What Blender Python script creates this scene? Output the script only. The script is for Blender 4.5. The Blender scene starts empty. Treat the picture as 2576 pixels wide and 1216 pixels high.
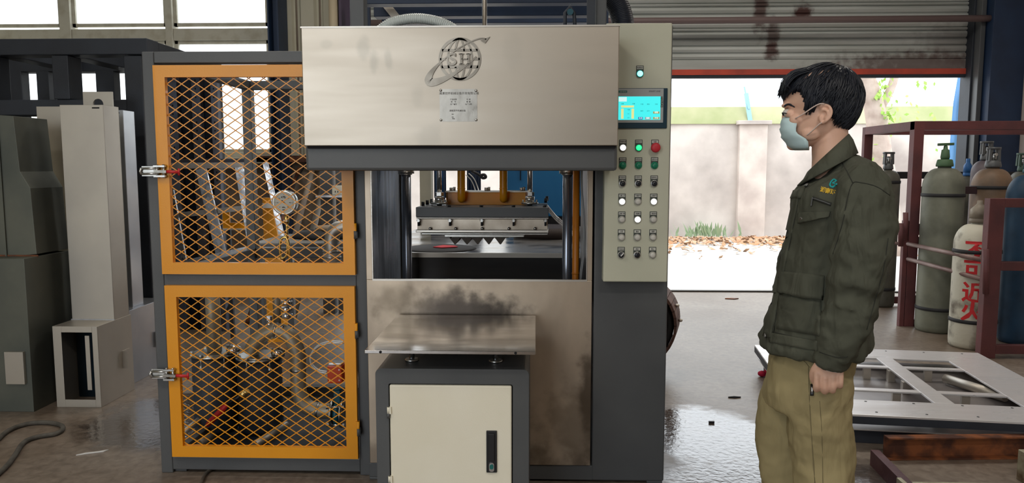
import bpy, bmesh, math, random
from mathutils import Vector, Matrix, Euler, noise
random.seed(7)
PI = math.pi
R = math.radians
sc = bpy.context.scene
C = sc.collection

# ------------------------------------------------------------------ camera, world, light, exposure
H = 1.42; FPX = 1875.0; W_, H_ = 2576, 1216
cam_d = bpy.data.cameras.new('camera'); cam = bpy.data.objects.new('camera', cam_d); C.objects.link(cam)
cam_d.sensor_width = 36; cam_d.lens = FPX*36/W_; cam_d.clip_start = .05; cam_d.clip_end = 200
cam.location = (0, 0, H); cam.rotation_mode = 'XYZ'
cam.rotation_euler = (R(90-5.7), 0, R(1.84))
sc.camera = cam
CR = cam.rotation_euler.to_matrix()

w = bpy.data.worlds.new('world'); sc.world = w; w.use_nodes = True
wn = w.node_tree.nodes; wl = w.node_tree.links
bg = wn['Background']; bg.inputs[1].default_value = 3.5
tc = wn.new('ShaderNodeTexCoord'); sx = wn.new('ShaderNodeSeparateXYZ'); cr = wn.new('ShaderNodeValToRGB')
wl.new(tc.outputs['Generated'], sx.inputs[0]); wl.new(sx.outputs[2], cr.inputs[0]); wl.new(cr.outputs[0], bg.inputs[0])
cr.color_ramp.elements[0].position = 0.0; cr.color_ramp.elements[0].color = (.86, .93, 1, 1)
cr.color_ramp.elements[1].position = 0.6; cr.color_ramp.elements[1].color = (.93, .97, 1, 1)

def area(name, loc, rot, sx_, sy_, e, col=(1, 1, 1), portal=False):
    l = bpy.data.lights.new(name, 'AREA'); l.shape = 'RECTANGLE'; l.size = sx_; l.size_y = sy_; l.energy = e; l.color = col
    o = bpy.data.objects.new(name, l); C.objects.link(o); o.location = loc; o.rotation_euler = rot
    if portal: l.cycles.is_portal = True
    return o
# openings of the hall act as light portals for the overcast sky
area('door_portal', (1.9, 8.6, 1.3), (R(-90), 0, 0), 7.2, 2.5, 1, portal=True)
area('window_portal', (-4.6, 8.6, 3.0), (R(-90), 0, 0), 3.8, 2.8, 1, portal=True)
area('gate_portal', (-3.6, -5.1, 2.1), (R(90), 0, 0), 4.8, 4.2, 1, portal=True)
FILL_LAMPS = [(-2.6, .6, 4.6), (1.2, -.6, 4.6), (-2.6, -3, 4.6), (2.6, -3, 4.6), (-2.2, 5.2, 4.6), (3.0, 5.4, 4.6), (.4, 5.8, 4.6)]  # added fill lights out of view, lifting the hall and press front
for i, p in enumerate(FILL_LAMPS):
    area('fill_light', (p[0], p[1], p[2]-.09), (0, 0, 0), 1.15, .5, ((42, 58, 42, 38, 36, 38, 38)[i]), (1, .93, .84))
vs = sc.view_settings
vs.view_transform = 'Standard'; vs.look = 'None'; vs.gamma = 1; vs.use_curve_mapping = False; vs.exposure = 0.0
sc.display_settings.display_device = 'sRGB'
try:
    sc.cycles.use_denoising = True; sc.cycles.max_bounces = 7; sc.cycles.diffuse_bounces = 3; sc.cycles.glossy_bounces = 4
    sc.cycles.transparent_max_bounces = 12; sc.cycles.sample_clamp_indirect = 6; sc.cycles.caustics_reflective = False; sc.cycles.caustics_refractive = False
except Exception: pass

# ------------------------------------------------------------------ survey helpers: a sight line met with a plane of the hall
def ray(u, v): return CR @ Vector(((u-W_/2)/FPX, -(v-H_/2)/FPX, -1))
CP = Vector((0, 0, H))
def at(u, v, Y): d = ray(u, v); return CP + d*(Y/d.y)
def atz(u, v, z): d = ray(u, v); return CP + d*((z-H)/d.z)
def rect(u0, v0, u1, v1, Y):
    a = at(u0, (v0+v1)/2, Y).x; b = at(u1, (v0+v1)/2, Y).x
    um = (u0+u1)/2
    return a, b, at(um, v1, Y).z, at(um, v0, Y).z

# ------------------------------------------------------------------ materials
MATS = {}
def newmat(name):
    m = bpy.data.materials.new(name); m.use_nodes = True
    n = m.node_tree.nodes; l = m.node_tree.links
    return m, n, l, n['Principled BSDF']
def setin(b, k, v):
    if k in b.inputs: b.inputs[k].default_value = v
def c4(c): return (c[0], c[1], c[2], 1)
def s2l(r, g, b):
    f = lambda x: ((x/255+.055)/1.055)**2.4 if x > 10 else x/255/12.92
    return (f(r), f(g), f(b))
def pm(name, col, col2=None, scale=6, rough=.5, rough2=None, metal=0, bump=0, bscale=60, stretch=(1, 1, 1), lo=.35, hi=.65, stains=(), coat=0, spec=None, detail=5, emit=None, emits=0):
    if name in MATS: return MATS[name]
    m, n, l, b = newmat(name)
    t = n.new('ShaderNodeTexCoord'); mp = n.new('ShaderNodeMapping'); mp.inputs['Scale'].default_value = stretch
    l.new(t.outputs['Object'], mp.inputs[0])
    last = None
    if col2:
        nz = n.new('ShaderNodeTexNoise'); nz.inputs['Scale'].default_value = scale; nz.inputs['Detail'].default_value = detail; l.new(mp.outputs[0], nz.inputs[0])
        rp = n.new('ShaderNodeValToRGB'); rp.color_ramp.elements[0].position = lo; rp.color_ramp.elements[1].position = hi
        rp.color_ramp.elements[0].color = c4(col); rp.color_ramp.elements[1].color = c4(col2)
        l.new(nz.outputs[0], rp.inputs[0]); last = rp.outputs[0]
        if rough2 is not None:
            mr = n.new('ShaderNodeMapRange'); mr.inputs[1].default_value = lo; mr.inputs[2].default_value = hi; mr.inputs[3].default_value = rough; mr.inputs[4].default_value = rough2
            l.new(nz.outputs[0], mr.inputs[0]); l.new(mr.outputs[0], b.inputs['Roughness'])
    if stains:
        nz2 = n.new('ShaderNodeTexNoise'); nz2.inputs['Scale'].default_value = 14; nz2.inputs['Detail'].default_value = 6; l.new(t.outputs['Object'], nz2.inputs[0])
        for (cc, rr, scol, st) in stains:
            vm = n.new('ShaderNodeVectorMath'); vm.operation = 'SUBTRACT'; l.new(t.outputs['Object'], vm.inputs[0]); vm.inputs[1].default_value = cc
            v2 = n.new('ShaderNodeVectorMath'); v2.operation = 'DIVIDE'; l.new(vm.outputs[0], v2.inputs[0]); v2.inputs[1].default_value = rr
            ln = n.new('ShaderNodeVectorMath'); ln.operation = 'LENGTH'; l.new(v2.outputs[0], ln.inputs[0])
            ad = n.new('ShaderNodeMath'); ad.operation = 'MULTIPLY_ADD'; l.new(nz2.outputs[0], ad.inputs[0]); ad.inputs[1].default_value = 1.3; l.new(ln.outputs['Value'], ad.inputs[2])
            mr = n.new('ShaderNodeMapRange'); mr.interpolation_type = 'SMOOTHSTEP'; mr.inputs[1].default_value = 1.0; mr.inputs[2].default_value = 1.75; mr.inputs[3].default_value = st; mr.inputs[4].default_value = 0
            l.new(ad.outputs[0], mr.inputs[0])
            mx = n.new('ShaderNodeMix'); mx.data_type = 'RGBA'; l.new(mr.outputs[0], mx.inputs[0])
            if last is None: mx.inputs[6].default_value = c4(col)
            else: l.new(last, mx.inputs[6])
            mx.inputs[7].default_value = c4(scol); last = mx.outputs[2]
    if last is None: b.inputs['Base Color'].default_value = c4(col)
    else: l.new(last, b.inputs['Base Color'])
    if not (col2 and rough2 is not None): b.inputs['Roughness'].default_value = rough
    b.inputs['Metallic'].default_value = metal
    if coat: setin(b, 'Coat Weight', coat)
    if spec is not None: setin(b, 'Specular IOR Level', spec)
    if emit: setin(b, 'Emission Color', c4(emit)); setin(b, 'Emission Strength', emits)
    if bump:
        nb = n.new('ShaderNodeTexNoise'); nb.inputs['Scale'].default_value = bscale; nb.inputs['Detail'].default_value = 4; l.new(mp.outputs[0], nb.inputs[0])
        bp = n.new('ShaderNodeBump'); bp.inputs['Strength'].default_value = bump; bp.inputs['Distance'].default_value = .004
        l.new(nb.outputs[0], bp.inputs['Height']); l.new(bp.outputs[0], b.inputs['Normal'])
    MATS[name] = m
    return m

# ------------------------------------------------------------------ mesh builder
class MB:
    def __init__(s): s.v = []; s.f = []; s.sm = []
    def add(s, vs, fs, smooth=False):
        k = len(s.v); s.v += [tuple(p) for p in vs]; s.f += [tuple(i+k for i in f) for f in fs]; s.sm += [smooth]*len(fs); return s
    def box(s, x0, x1, y0, y1, z0, z1, mat=None):
        if x0 > x1: x0, x1 = x1, x0
        if y0 > y1: y0, y1 = y1, y0
        if z0 > z1: z0, z1 = z1, z0
        vs = [Vector((x, y, z)) for x in (x0, x1) for y in (y0, y1) for z in (z0, z1)]
        if mat is not None: vs = [mat @ p for p in vs]
        return s.add(vs, [(0, 1, 3, 2), (4, 6, 7, 5), (0, 4, 5, 1), (2, 3, 7, 6), (0, 2, 6, 4), (1, 5, 7, 3)])
    def bar(s, p0, p1, a, b=None, up=(0, 0, 1)):       # rectangular bar between two points
        b = b or a; p0 = Vector(p0); p1 = Vector(p1); d = (p1-p0).normalized(); up = Vector(up)
        if abs(d.dot(up)) > .98: up = Vector((0, 1, 0))
        q = d.cross(up).normalized(); r = q.cross(d).normalized()
        vs = [p+q*i*a/2+r*j*b/2 for p in (p0, p1) for (i, j) in ((-1, -1), (1, -1), (1, 1), (-1, 1))]
        return s.add(vs, [(3, 2, 1, 0), (4, 5, 6, 7), (0, 1, 5, 4), (1, 2, 6, 5), (2, 3, 7, 6), (3, 0, 4, 7)])
    def tube(s, pts, r, n=12, caps=True, smooth=True, sq=(1, 1), up=None):
        pts = [Vector(p) for p in pts]; N = len(pts)
        rs = r if isinstance(r, (list, tuple)) else [r]*N
        vs = []; prev = None
        for i, p in enumerate(pts):
            d = (pts[min(i+1, N-1)]-pts[max(i-1, 0)]).normalized()
            if prev is None:
                a = Vector(up) if up else (Vector((0, 0, 1)) if abs(d.z) < .9 else Vector((1, 0, 0)))
                q = d.cross(a).normalized()
            else:
                q = (prev-d*prev.dot(d)).normalized()
            prev = q; t = d.cross(q)
            for k in range(n):
                an = 2*PI*k/n; vs.append(p+(q*math.cos(an)*sq[0]+t*math.sin(an)*sq[1])*rs[i])
        fs = [(i*n+k, i*n+(k+1) % n, (i+1)*n+(k+1) % n, (i+1)*n+k) for i in range(N-1) for k in range(n)]
        k0 = len(s.v); s.add(vs, fs, smooth)
        if caps: s.add([], []); s.f += [tuple(k0+k for k in reversed(range(n))), tuple(k0+(N-1)*n+k for k in range(n))]; s.sm += [False, False]
        return s
    def cyl(s, p0, p1, r, n=16, r1=None): return s.tube([p0, p1], [r, r1 if r1 is not None else r], n)
    def lathe(s, prof, c=(0, 0, 0), axis='z', n=24, smooth=True):
        c = Vector(c); vs = []
        for (r, h) in prof:
            for k in range(n):
                a = 2*PI*k/n; x, y = r*math.cos(a), r*math.sin(a)
                vs.append(c+(Vector((x, y, h)) if axis == 'z' else Vector((x, h, y)) if axis == 'y' else Vector((h, x, y))))
        N = len(prof)
        fs = [(i*n+k, i*n+(k+1) % n, (i+1)*n+(k+1) % n, (i+1)*n+k) for i in range(N-1) for k in range(n)]
        k0 = len(s.v); s.add(vs, fs, smooth); s.f += [tuple(k0+k for k in reversed(range(n))), tuple(k0+(N-1)*n+k for k in range(n))]; s.sm += [False, False]
        return s
    def ball(s, c, r, n=12, m=8):
        r = r if isinstance(r, (tuple, list)) else (r, r, r)
        vs = [(c[0], c[1], c[2]+r[2])]
        for i in range(1, m):
            th = PI*i/m
            vs += [(c[0]+r[0]*math.sin(th)*math.cos(2*PI*k/n), c[1]+r[1]*math.sin(th)*math.sin(2*PI*k/n), c[2]+r[2]*math.cos(th)) for k in range(n)]
        vs.append((c[0], c[1], c[2]-r[2])); L = len(vs)-1
        fs = [(0, 1+k, 1+(k+1) % n) for k in range(n)]
        for i in range(m-2): fs += [(1+i*n+k, 1+(i+1)*n+k, 1+(i+1)*n+(k+1) % n, 1+i*n+(k+1) % n) for k in range(n)]
        fs += [(1+(m-2)*n+k, L, 1+(m-2)*n+(k+1) % n) for k in range(n)]
        return s.add(vs, fs, True)
    def prism(s, pts, fn, d0, d1, smooth=False):         # 2-D outline, fn(a, b, d) -> point
        n = len(pts); vs = [fn(a, b, d0) for a, b in pts]+[fn(a, b, d1) for a, b in pts]
        return s.add(vs, [tuple(range(n)), tuple(reversed(range(n, 2*n)))]+[(k, n+k, n+(k+1) % n, (k+1) % n) for k in range(n)], smooth)
    def loft(s, rings, smooth=True, caps=True):
        n = len(rings[0]); k0 = len(s.v); vs = [p for r in rings for p in r]
        fs = [(i*n+k, i*n+(k+1) % n, (i+1)*n+(k+1) % n, (i+1)*n+k) for i in range(len(rings)-1) for k in range(n)]
        s.add(vs, fs, smooth)
        if caps: s.f += [tuple(k0+k for k in reversed(range(n))), tuple(k0+(len(rings)-1)*n+k for k in range(n))]; s.sm += [False, False]
        return s
    def build(s, name, m, parent=None, bevel=0, label=None, kind=None, fix=True, loc=None):
        me = bpy.data.meshes.new(name); me.from_pydata([tuple(v) for v in s.v], [], s.f)
        for p, q in zip(me.polygons, s.sm): p.use_smooth = q
        if fix:
            bm = bmesh.new(); bm.from_mesh(me); bmesh.ops.recalc_face_normals(bm, faces=bm.faces); bm.to_mesh(me); bm.free()
        me.materials.append(m); me.update()
        o = bpy.data.objects.new(name, me); C.objects.link(o)
        if loc is not None: o.location = loc
        if parent: par(o, parent)
        if bevel:
            b = o.modifiers.new('bevel', 'BEVEL'); b.width = bevel; b.segments = 2; b.limit_method = 'ANGLE'; b.angle_limit = R(40)
        if label: o['label'] = label
        if kind: o['kind'] = kind
        return o
def mw(o):
    m = Matrix.Translation(o.location) @ o.rotation_euler.to_matrix().to_4x4()
    return (mw(o.parent) @ o.matrix_parent_inverse @ m) if o.parent else m
LOCAL = False
def par(o, p):
    o.parent = p
    if not LOCAL: o.matrix_parent_inverse = mw(p).inverted()
def thing(name, label, cat, loc=(0, 0, 0), group=None):
    o = bpy.data.objects.new(name, None); C.objects.link(o); o.location = loc; o.empty_display_size = .1
    o['label'] = label; o['category'] = cat
    if group: o['group'] = group
    return o
def tag(o, label, cat, group=None):
    o['label'] = label; o['category'] = cat
    if group: o['group'] = group
    return o
def struct(o): o['kind'] = 'structure'; return o
def dup(root, loc=None, rot=None, label=None):
    r = root.copy(); C.objects.link(r)
    if loc is not None: r.location = loc
    if rot is not None: r.rotation_euler = rot
    if label: r['label'] = label
    for ch in list(root.children):
        c = ch.copy(); C.objects.link(c); c.parent = r
        for g in ch.children:
            d = g.copy(); C.objects.link(d); d.parent = c
    return r
def text(name, body, size, m, p0, parent=None, rotz=0, bold=0, ext=.0005, align='CENTER', rotx=90, roll=0, sx=1):
    cu = bpy.data.curves.new(name, 'FONT'); cu.body = body; cu.size = size; cu.extrude = ext; cu.offset = bold; cu.align_x = align; cu.align_y = 'CENTER'; cu.resolution_u = 2
    cu.materials.append(m); o = bpy.data.objects.new(name, cu); C.objects.link(o)
    M = Matrix.Translation(p0) @ Matrix.Rotation(R(rotz), 4, 'Z') @ Matrix.Rotation(R(rotx), 4, 'X') @ Matrix.Rotation(R(roll), 4, 'Z')
    if sx != 1: M = M @ Matrix.Diagonal((sx, 1, 1, 1))
    me = bpy.data.meshes.new_from_object(o); me.transform(M); bpy.data.objects.remove(o)
    o = bpy.data.objects.new(name, me); C.objects.link(o)
    if parent: par(o, parent)
    return o
def spline(pts, n=8):                                    # Catmull-Rom through points
    P = [Vector(p) for p in pts]; P = [P[0]*2-P[1]]+P+[P[-1]*2-P[-2]]; out = []
    for i in range(1, len(P)-2):
        for k in range(n):
            t = k/n; a, b, c, d = P[i-1:i+3]
            out.append(.5*((2*b)+(c-a)*t+(2*a-5*b+4*c-d)*t*t+(3*b-a-3*c+d)*t**3))
    out.append(P[-2]); return out
def lerp_table(tab, x):
    if x <= tab[0][0]: return tab[0][1:]
    for a, b in zip(tab, tab[1:]):
        if x <= b[0]:
            t = (x-a[0])/(b[0]-a[0]); return tuple(p+(q-p)*t for p, q in zip(a[1:], b[1:]))
    return tab[-1][1:]

# ------------------------------------------------------------------ shared materials
M_dark = pm('dark_grey_paint', s2l(80, 82, 84), s2l(88, 90, 91), 3, .42, bump=.12, bscale=260)
M_darker = pm('black_steel', s2l(38, 42, 50), s2l(48, 54, 64), 3, .55, bump=.15, bscale=90)
M_orange = pm('orange_paint', (.90, .36, .004), (.86, .335, .003), 4, .38, bump=.1, bscale=240, coat=.15)
M_cream = pm('cream_paint', s2l(205, 205, 184), s2l(196, 197, 176), 3, .5, bump=.1, bscale=300)
M_ivory = pm('ivory_paint', s2l(252, 247, 228), s2l(246, 240, 218), 3, .5, bump=.08, bscale=300)
M_steel = pm('brushed_stainless', (.62, .585, .53), (.56, .53, .48), 5, .34, .42, metal=1, bump=.05, bscale=40, stretch=(1, 1, 60))
M_chrome = pm('chrome', (.75, .77, .8), None, rough=.13, metal=1)
M_zinc = pm('zinc_plate', (.62, .62, .6), (.5, .5, .48), 40, .3, metal=1)
M_alum = pm('aluminium', (.7, .71, .73), (.5, .51, .54), 12, .3, .5, metal=1, bump=.2, bscale=30)
M_black = pm('black_plastic', (.012, .012, .014), rough=.4)
M_rubber = pm('black_rubber', (.02, .02, .022), rough=.7)
M_dusty = pm('dusty_rubber', (.06, .055, .045), (.11, .10, .085), 20, .8)
M_white = pm('white_plastic', (.78, .78, .76), rough=.4)
M_hole = pm('flat_black', (.008, .008, .01), rough=.9)
M_galv = pm('galvanised_sheet', (.60, .555, .485), (.54, .50, .44), 3, .42, .5, metal=.85, bump=.05, bscale=30)
M_pipe = pm('matt_steel_pipe', (.40, .36, .28), (.33, .29, .23), 6, .45, .55, metal=.55)
M_rust = pm('rusty_steel', (.30, .10, .035), (.09, .035, .022), 9, .75, .6, metal=.2, bump=.5, bscale=50, lo=.4, hi=.58, detail=8)
M_maroon = pm('maroon_primer', s2l(112, 62, 62), s2l(92, 54, 56), 5, .6, bump=.25, bscale=60)
M_red = pm('red_plastic', (.62, .02, .025), rough=.4)
M_blue = pm('blue_paint', s2l(20, 118, 176), s2l(16, 104, 160), 2, .5)
M_navy = pm('navy_paint', s2l(22, 40, 66), s2l(28, 50, 80), 3, .5)
M_wallp = pm('wall_paint', s2l(196, 192, 172), s2l(180, 174, 152), 1.6, .7, bump=.2, bscale=20)
M_brown = pm('stained_plaster', s2l(156, 142, 126), s2l(112, 98, 88), 2.2, .85, bump=.5, bscale=18)

# ------------------------------------------------------------------ THE SETTING
YW = 8.5
def floor_mat():
    m, n, l, b = newmat('wet_concrete')
    t = n.new('ShaderNodeTexCoord')
    def nz(s, d=6, w=0.):
        x = n.new('ShaderNodeTexNoise'); x.inputs['Scale'].default_value = s; x.inputs['Detail'].default_value = d; x.inputs['Distortion'].default_value = w
        l.new(t.outputs['Object'], x.inputs[0]); return x.outputs[0]
    a = nz(.9, 8, .4); rp = n.new('ShaderNodeValToRGB'); l.new(a, rp.inputs[0])
    e = rp.color_ramp.elements; e[0].position = .32; e[0].color = c4(s2l(112, 94, 76)); e[1].position = .68; e[1].color = c4(s2l(150, 138, 126))
    f = nz(22, 8, .6); rp2 = n.new('ShaderNodeValToRGB'); l.new(f, rp2.inputs[0]); rp2.color_ramp.elements[0].position = .3; rp2.color_ramp.elements[0].color = (.62, .6, .58, 1); rp2.color_ramp.elements[1].position = .66; rp2.color_ramp.elements[1].color = (1, 1, 1, 1)
    mx = n.new('ShaderNodeMix'); mx.data_type = 'RGBA'; mx.blend_type = 'MULTIPLY'; mx.inputs[0].default_value = 1; l.new(rp.outputs[0], mx.inputs[6]); l.new(rp2.outputs[0], mx.inputs[7])
    # puddles: real wet patches lying at fixed places of the floor
    wet = None
    for (cx, cy, rx, ry) in ((1.15, 2.95, .75, .9), (-2.05, 4.05, .55, .55), (.9, 3.9, .4, .5), (2.2, 2.6, 1.0, .5)):
        vm = n.new('ShaderNodeVectorMath'); vm.operation = 'SUBTRACT'; l.new(t.outputs['Object'], vm.inputs[0]); vm.inputs[1].default_value = (cx, cy, 0)
        v2 = n.new('ShaderNodeVectorMath'); v2.operation = 'DIVIDE'; l.new(vm.outputs[0], v2.inputs[0]); v2.inputs[1].default_value = (rx, ry, 10)
        ln = n.new('ShaderNodeVectorMath'); ln.operation = 'LENGTH'; l.new(v2.outputs[0], ln.inputs[0])
        mr = n.new('ShaderNodeMapRange'); mr.inputs[1].default_value = 1.15; mr.inputs[2].default_value = .45; mr.inputs[3].default_value = 0; mr.inputs[4].default_value = 1; l.new(ln.outputs['Value'], mr.inputs[0])
        if wet is None: wet = mr.outputs[0]
        else:
            q = n.new('ShaderNodeMath'); q.operation = 'MAXIMUM'; l.new(wet, q.inputs[0]); l.new(mr.outputs[0], q.inputs[1]); wet = q.outputs[0]
    pn = nz(5, 8, 1.2); q = n.new('ShaderNodeMath'); q.operation = 'MULTIPLY_ADD'; l.new(pn, q.inputs[0]); q.inputs[1].default_value = .9; q.inputs[2].default_value = -.45
    q2 = n.new('ShaderNodeMath'); q2.operation = 'ADD'; l.new(wet, q2.inputs[0]); l.new(q.outputs[0], q2.inputs[1])
    wm = n.new('ShaderNodeMapRange'); wm.inputs[1].default_value = .25; wm.inputs[2].default_value = .6; l.new(q2.outputs[0], wm.inputs[0])
    rr = n.new('ShaderNodeMapRange'); rr.inputs[3].default_value = .42; rr.inputs[4].default_value = .1; l.new(wm.outputs[0], rr.inputs[0])
    l.new(rr.outputs[0], b.inputs['Roughness'])
    dk = n.new('ShaderNodeMix'); dk.data_type = 'RGBA'; dk.blend_type = 'MULTIPLY'; l.new(wm.outputs[0], dk.inputs[0]); l.new(mx.outputs[2], dk.inputs[6]); dk.inputs[7].default_value = (.42, .42, .45, 1)
    l.new(dk.outputs[2], b.inputs['Base Color']); setin(b, 'Specular IOR Level', 1.0)
    bn = nz(34, 6, .4); bp = n.new('ShaderNodeBump'); bp.inputs['Strength'].default_value = .3; bp.inputs['Distance'].default_value = .006; l.new(bn, bp.inputs['Height'])
    l.new(bp.outputs[0], b.inputs['Normal'])
    return m
struct(MB().box(-6.5, 5.72, -5, YW+.02, -.2, 0).build('floor', floor_mat()))
XD0 = at(886, 400, YW).x; XD1 = at(2447, 400, YW).x       # loading door opening
ZD = at(2000, 196, YW).z
XW0 = -6.5; XWr = at(702, 200, YW).x; ZS = at(600, 390, YW).z
CEIL = 4.8
# back wall pieces
bw = MB()
bw.box(XWr, XD0, YW, YW+.2, 0, CEIL)
bw.box(XW0, XWr, YW, YW+.2, 0, ZS)
bw.box(XW0, XWr, YW, YW+.2, 4.4, CEIL)
bw.box(XD0, XD1, YW, YW+.2, 3.75, CEIL)
bw.box(XD1, 5.72, YW, YW+.2, 0, CEIL)
struct(bw.build('wall_back', M_brown))
M_wr = pm('pinkish_plaster', s2l(216, 205, 200), s2l(204, 194, 188), 1.2, .8, bump=.2, bscale=14)
struct(MB().box(5.155, 5.9, -5, YW+.2, 0, CEIL).build('wall_right', M_wr))
struct(MB().box(-6.7, -6.5, -5, YW+.2, 0, CEIL).build('wall_left', M_wallp))
fw = MB(); fw.box(-6.5, -6.0, -5.2, -5, 0, CEIL); fw.box(-1.2, 5.72, -5.2, -5, 0, CEIL); fw.box(-6.0, -1.2, -5.2, -5, 4.2, CEIL)  # unseen wall, its opening and dark colour shaped for light on the hood
struct(fw.build('wall_front', pm('brown_brick_wall', s2l(112, 98, 86), s2l(96, 84, 74), 3, .8)))
struct(MB().box(-6.7, 5.9, -5.2, YW+.2, CEIL, CEIL+.15).build('ceiling', pm('ceiling_sheet', (.42, .42, .40), rough=.8)))
struct(MB().box(-60, 60, YW+.02, 60, -.3, -.03).build('outside_ground', pm('outside_concrete', (.62, .60, .56), (.5, .48, .45), 1.2, .85, bump=.3, bscale=12)))
struct(MB().box(-60, 60, -60, -5, -.3, -.03).build('outside_yard', pm('outside_concrete', (.62, .6, .56))))
# corrugated beige cladding between window and door: each sheet is a piece
cl = M_wallp
us = [704, 747, 806, 850, 886]
for a, b in zip(us, us[1:]):
    xa, xb = at(a, 30, YW).x, at(b, 30, YW).x
    z0 = at(760, 392, YW).z; mb = MB(); n = 10
    prof = [(xa+.012+(xb-xa-.024)*k/n, .035 if 1 < k < n-1 else .0) for k in range(n+1)]
    mb.prism([(x, YW-.02-h) for x, h in prof]+[(xb-.012, YW+.0), (xa+.012, YW+.0)], lambda p, q, d: Vector((p, q, d)), z0, CEIL)
    struct(mb.build('cladding_sheet', cl if b < 870 else pm('plum_sheet', s2l(96, 90, 98), s2l(84, 78, 86), 2, .6)))
# red-brown ledge under the cladding
struct(MB().box(at(640, 398, YW-.1).x, at(886, 398, YW-.1).x, YW-.12, YW, at(760, 408, YW-.1).z, at(760, 393, YW-.1).z).build('trim_1', M_rust))
# windows: frames and panes
M_wf = pm('window_frame_paint', s2l(206, 202, 186), s2l(180, 172, 150), 8, .6, bump=.2, bscale=50, lo=.45, hi=.75)
def glass_mat():
    m, n, l, b = newmat('dusty_glass'); out = n['Material Output']; n.remove(b)
    tr = n.new('ShaderNodeBsdfTransparent'); tl = n.new('ShaderNodeBsdfTranslucent'); gl = n.new('ShaderNodeBsdfGlossy'); gl.inputs['Roughness'].default_value = .08
    tl.inputs[0].default_value = (.93, .95, .95, 1)
    m1 = n.new('ShaderNodeMixShader'); m1.inputs[0].default_value = .5; l.new(tr.outputs[0], m1.inputs[1]); l.new(tl.outputs[0], m1.inputs[2])
    m2 = n.new('ShaderNodeMixShader'); m2.inputs[0].default_value = .05; l.new(m1.outputs[0], m2.inputs[1]); l.new(gl.outputs[0], m2.inputs[2])
    l.new(m2.outputs[0], out.inputs[0]); return m
M_glass = glass_mat()
def ux(u): return at(u, 60, YW).x
zt0, zt1 = at(600, 102, YW).z, at(600, 72, YW).z
mull = [(-190, -165), (155, 183), (420, 438), (676, 702)]
rows = [(ZS, zt0), (zt1, 4.4)]
for wi, (ma, mb_) in enumerate(zip(mull, mull[1:])):
    xa, xb = ux(ma[1]), ux(mb_[0])
    f = MB(); f.box(ux(ma[0]), xa, YW-.05, YW+.1, ZS, 4.4)
    if wi == 2: f.box(xb, ux(mb_[1]), YW-.05, YW+.1, ZS, 4.4)
    f.box(xa, xb, YW-.03, YW+.08, zt0, zt1); f.box(xa, xb, YW-.03, YW+.08, ZS-.06, ZS+.03); f.box(xa, xb, YW-.03, YW+.08, 4.34, 4.4)
    g = struct(f.build('window_%d' % (wi+1), M_wf, bevel=.006))
    for r0, r1 in rows:
        fr = MB(); t = .035
        z0, z1 = r0+.03, r1-.0
        for bx in ((xa, xa+t, z0, z1), (xb-t, xb, z0, z1), (xa, xb, z0, z0+t), (xa, xb, z1-t, z1)): fr.box(bx[0], bx[1], YW, YW+.05, bx[2], bx[3])
        s_ = fr.build('sash', M_wf, g)
        MB().box(xa+t, xb-t, YW+.02, YW+.028, z0+t, z1-t).build('pane', M_glass, s_)
struct(MB().box(ux(-190), ux(704), YW-.12, YW, ZS-.1, ZS-.03).build('trim_2', M_wf, bevel=.005))
# far-left filler wall beside the windows
struct(MB().box(XW0, ux(-190), YW, YW+.2, ZS, 4.4).build('wall_pier', M_wallp))
# beige drainpipe and blue steel column
tag(MB().cyl((at(838, 30, YW-.14).x, YW-.14, .0), (at(838, 30, YW-.14).x, YW-.14, CEIL), .048, 20).build('drain_pipe', pm('beige_pvc', s2l(206, 190, 160), rough=.5)), 'beige vertical drainpipe on the cladding beside the steel post', 'pipe')
cx = at(694, 30, YW-.25).x
tag(MB().box(cx-.06, cx-.045, YW-.36, YW-.05, 0, CEIL).box(cx+.045, cx+.06, YW-.36, YW-.05, 0, CEIL).box(cx-.05, cx+.05, YW-.22, YW-.2, 0, CEIL).build('steel_column', M_navy), 'navy steel column between the windows and the beige cladding', 'column')

# roller shutter, slats one by one
def shutter_mat():
    st = []
    for (u, v, ru, rv, s) in ((1915, 20, .10, .35, .9), (2020, 30, .14, .12, 1), (1945, 85, .09, .22, .8), (1940, 130, .10, .12, .9), (2330, 165, 1.3, .18, .75), (2400, 110, .5, .3, .35)):
        p = at(u, v, YW); st.append(((p.x, YW, p.z), (ru, 1.0, rv), s2l(84, 58, 54), s))
    return pm('weathered_shutter', s2l(196, 200, 196), s2l(172, 176, 170), 1.3, .55, metal=.2, bump=.15, bscale=30, stretch=(.5, 1, 6), stains=st)
M_sh = shutter_mat()
sh = struct(MB().box(XD0-.1, XD1+.02, YW-.03, YW+.32, 3.72, 4.05).build('door_1', M_darker))
zz = ZD+.20; k = 0
hs = [.078, .078, .078, .078, .035, .078, .078, .078, .035]
while zz < 3.7:
    h = hs[k % len(hs)]; k += 1
    mb = MB(); prof = [(0, .0), (-.012, h*.12), (-.022, h*.45), (-.016, h*.8), (.004, h*.93), (.008, h*1.02), (.016, h*1.02), (.016, 0)]
    mb.prism(prof, lambda a, b, d, zz=zz: Vector((d, YW+.03+a, zz+b)), XD0+.02, XD1-.02)
    mb.build('slat', M_sh, sh); zz += h
M_stripe = pm('red_rubber_strip', s2l(214, 84, 62), s2l(170, 70, 56), 3, .55)
zs = at(2000, 188, YW).z; zs2 = at(2000, 174, YW).z
MB().box(XD0+.02, XD1-.02, YW-.005, YW+.05, zs, zs2).build('bottom_stripe', M_stripe, sh)
MB().box(XD0+.02, XD1-.02, YW, YW+.06, ZD, zs).build('bottom_bar', M_darker, sh)
MB().box(XD0+.02, XD1-.02, YW+.01, YW+.05, zs2, ZD+.20).build('lower_slat', M_sh, sh)
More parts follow.
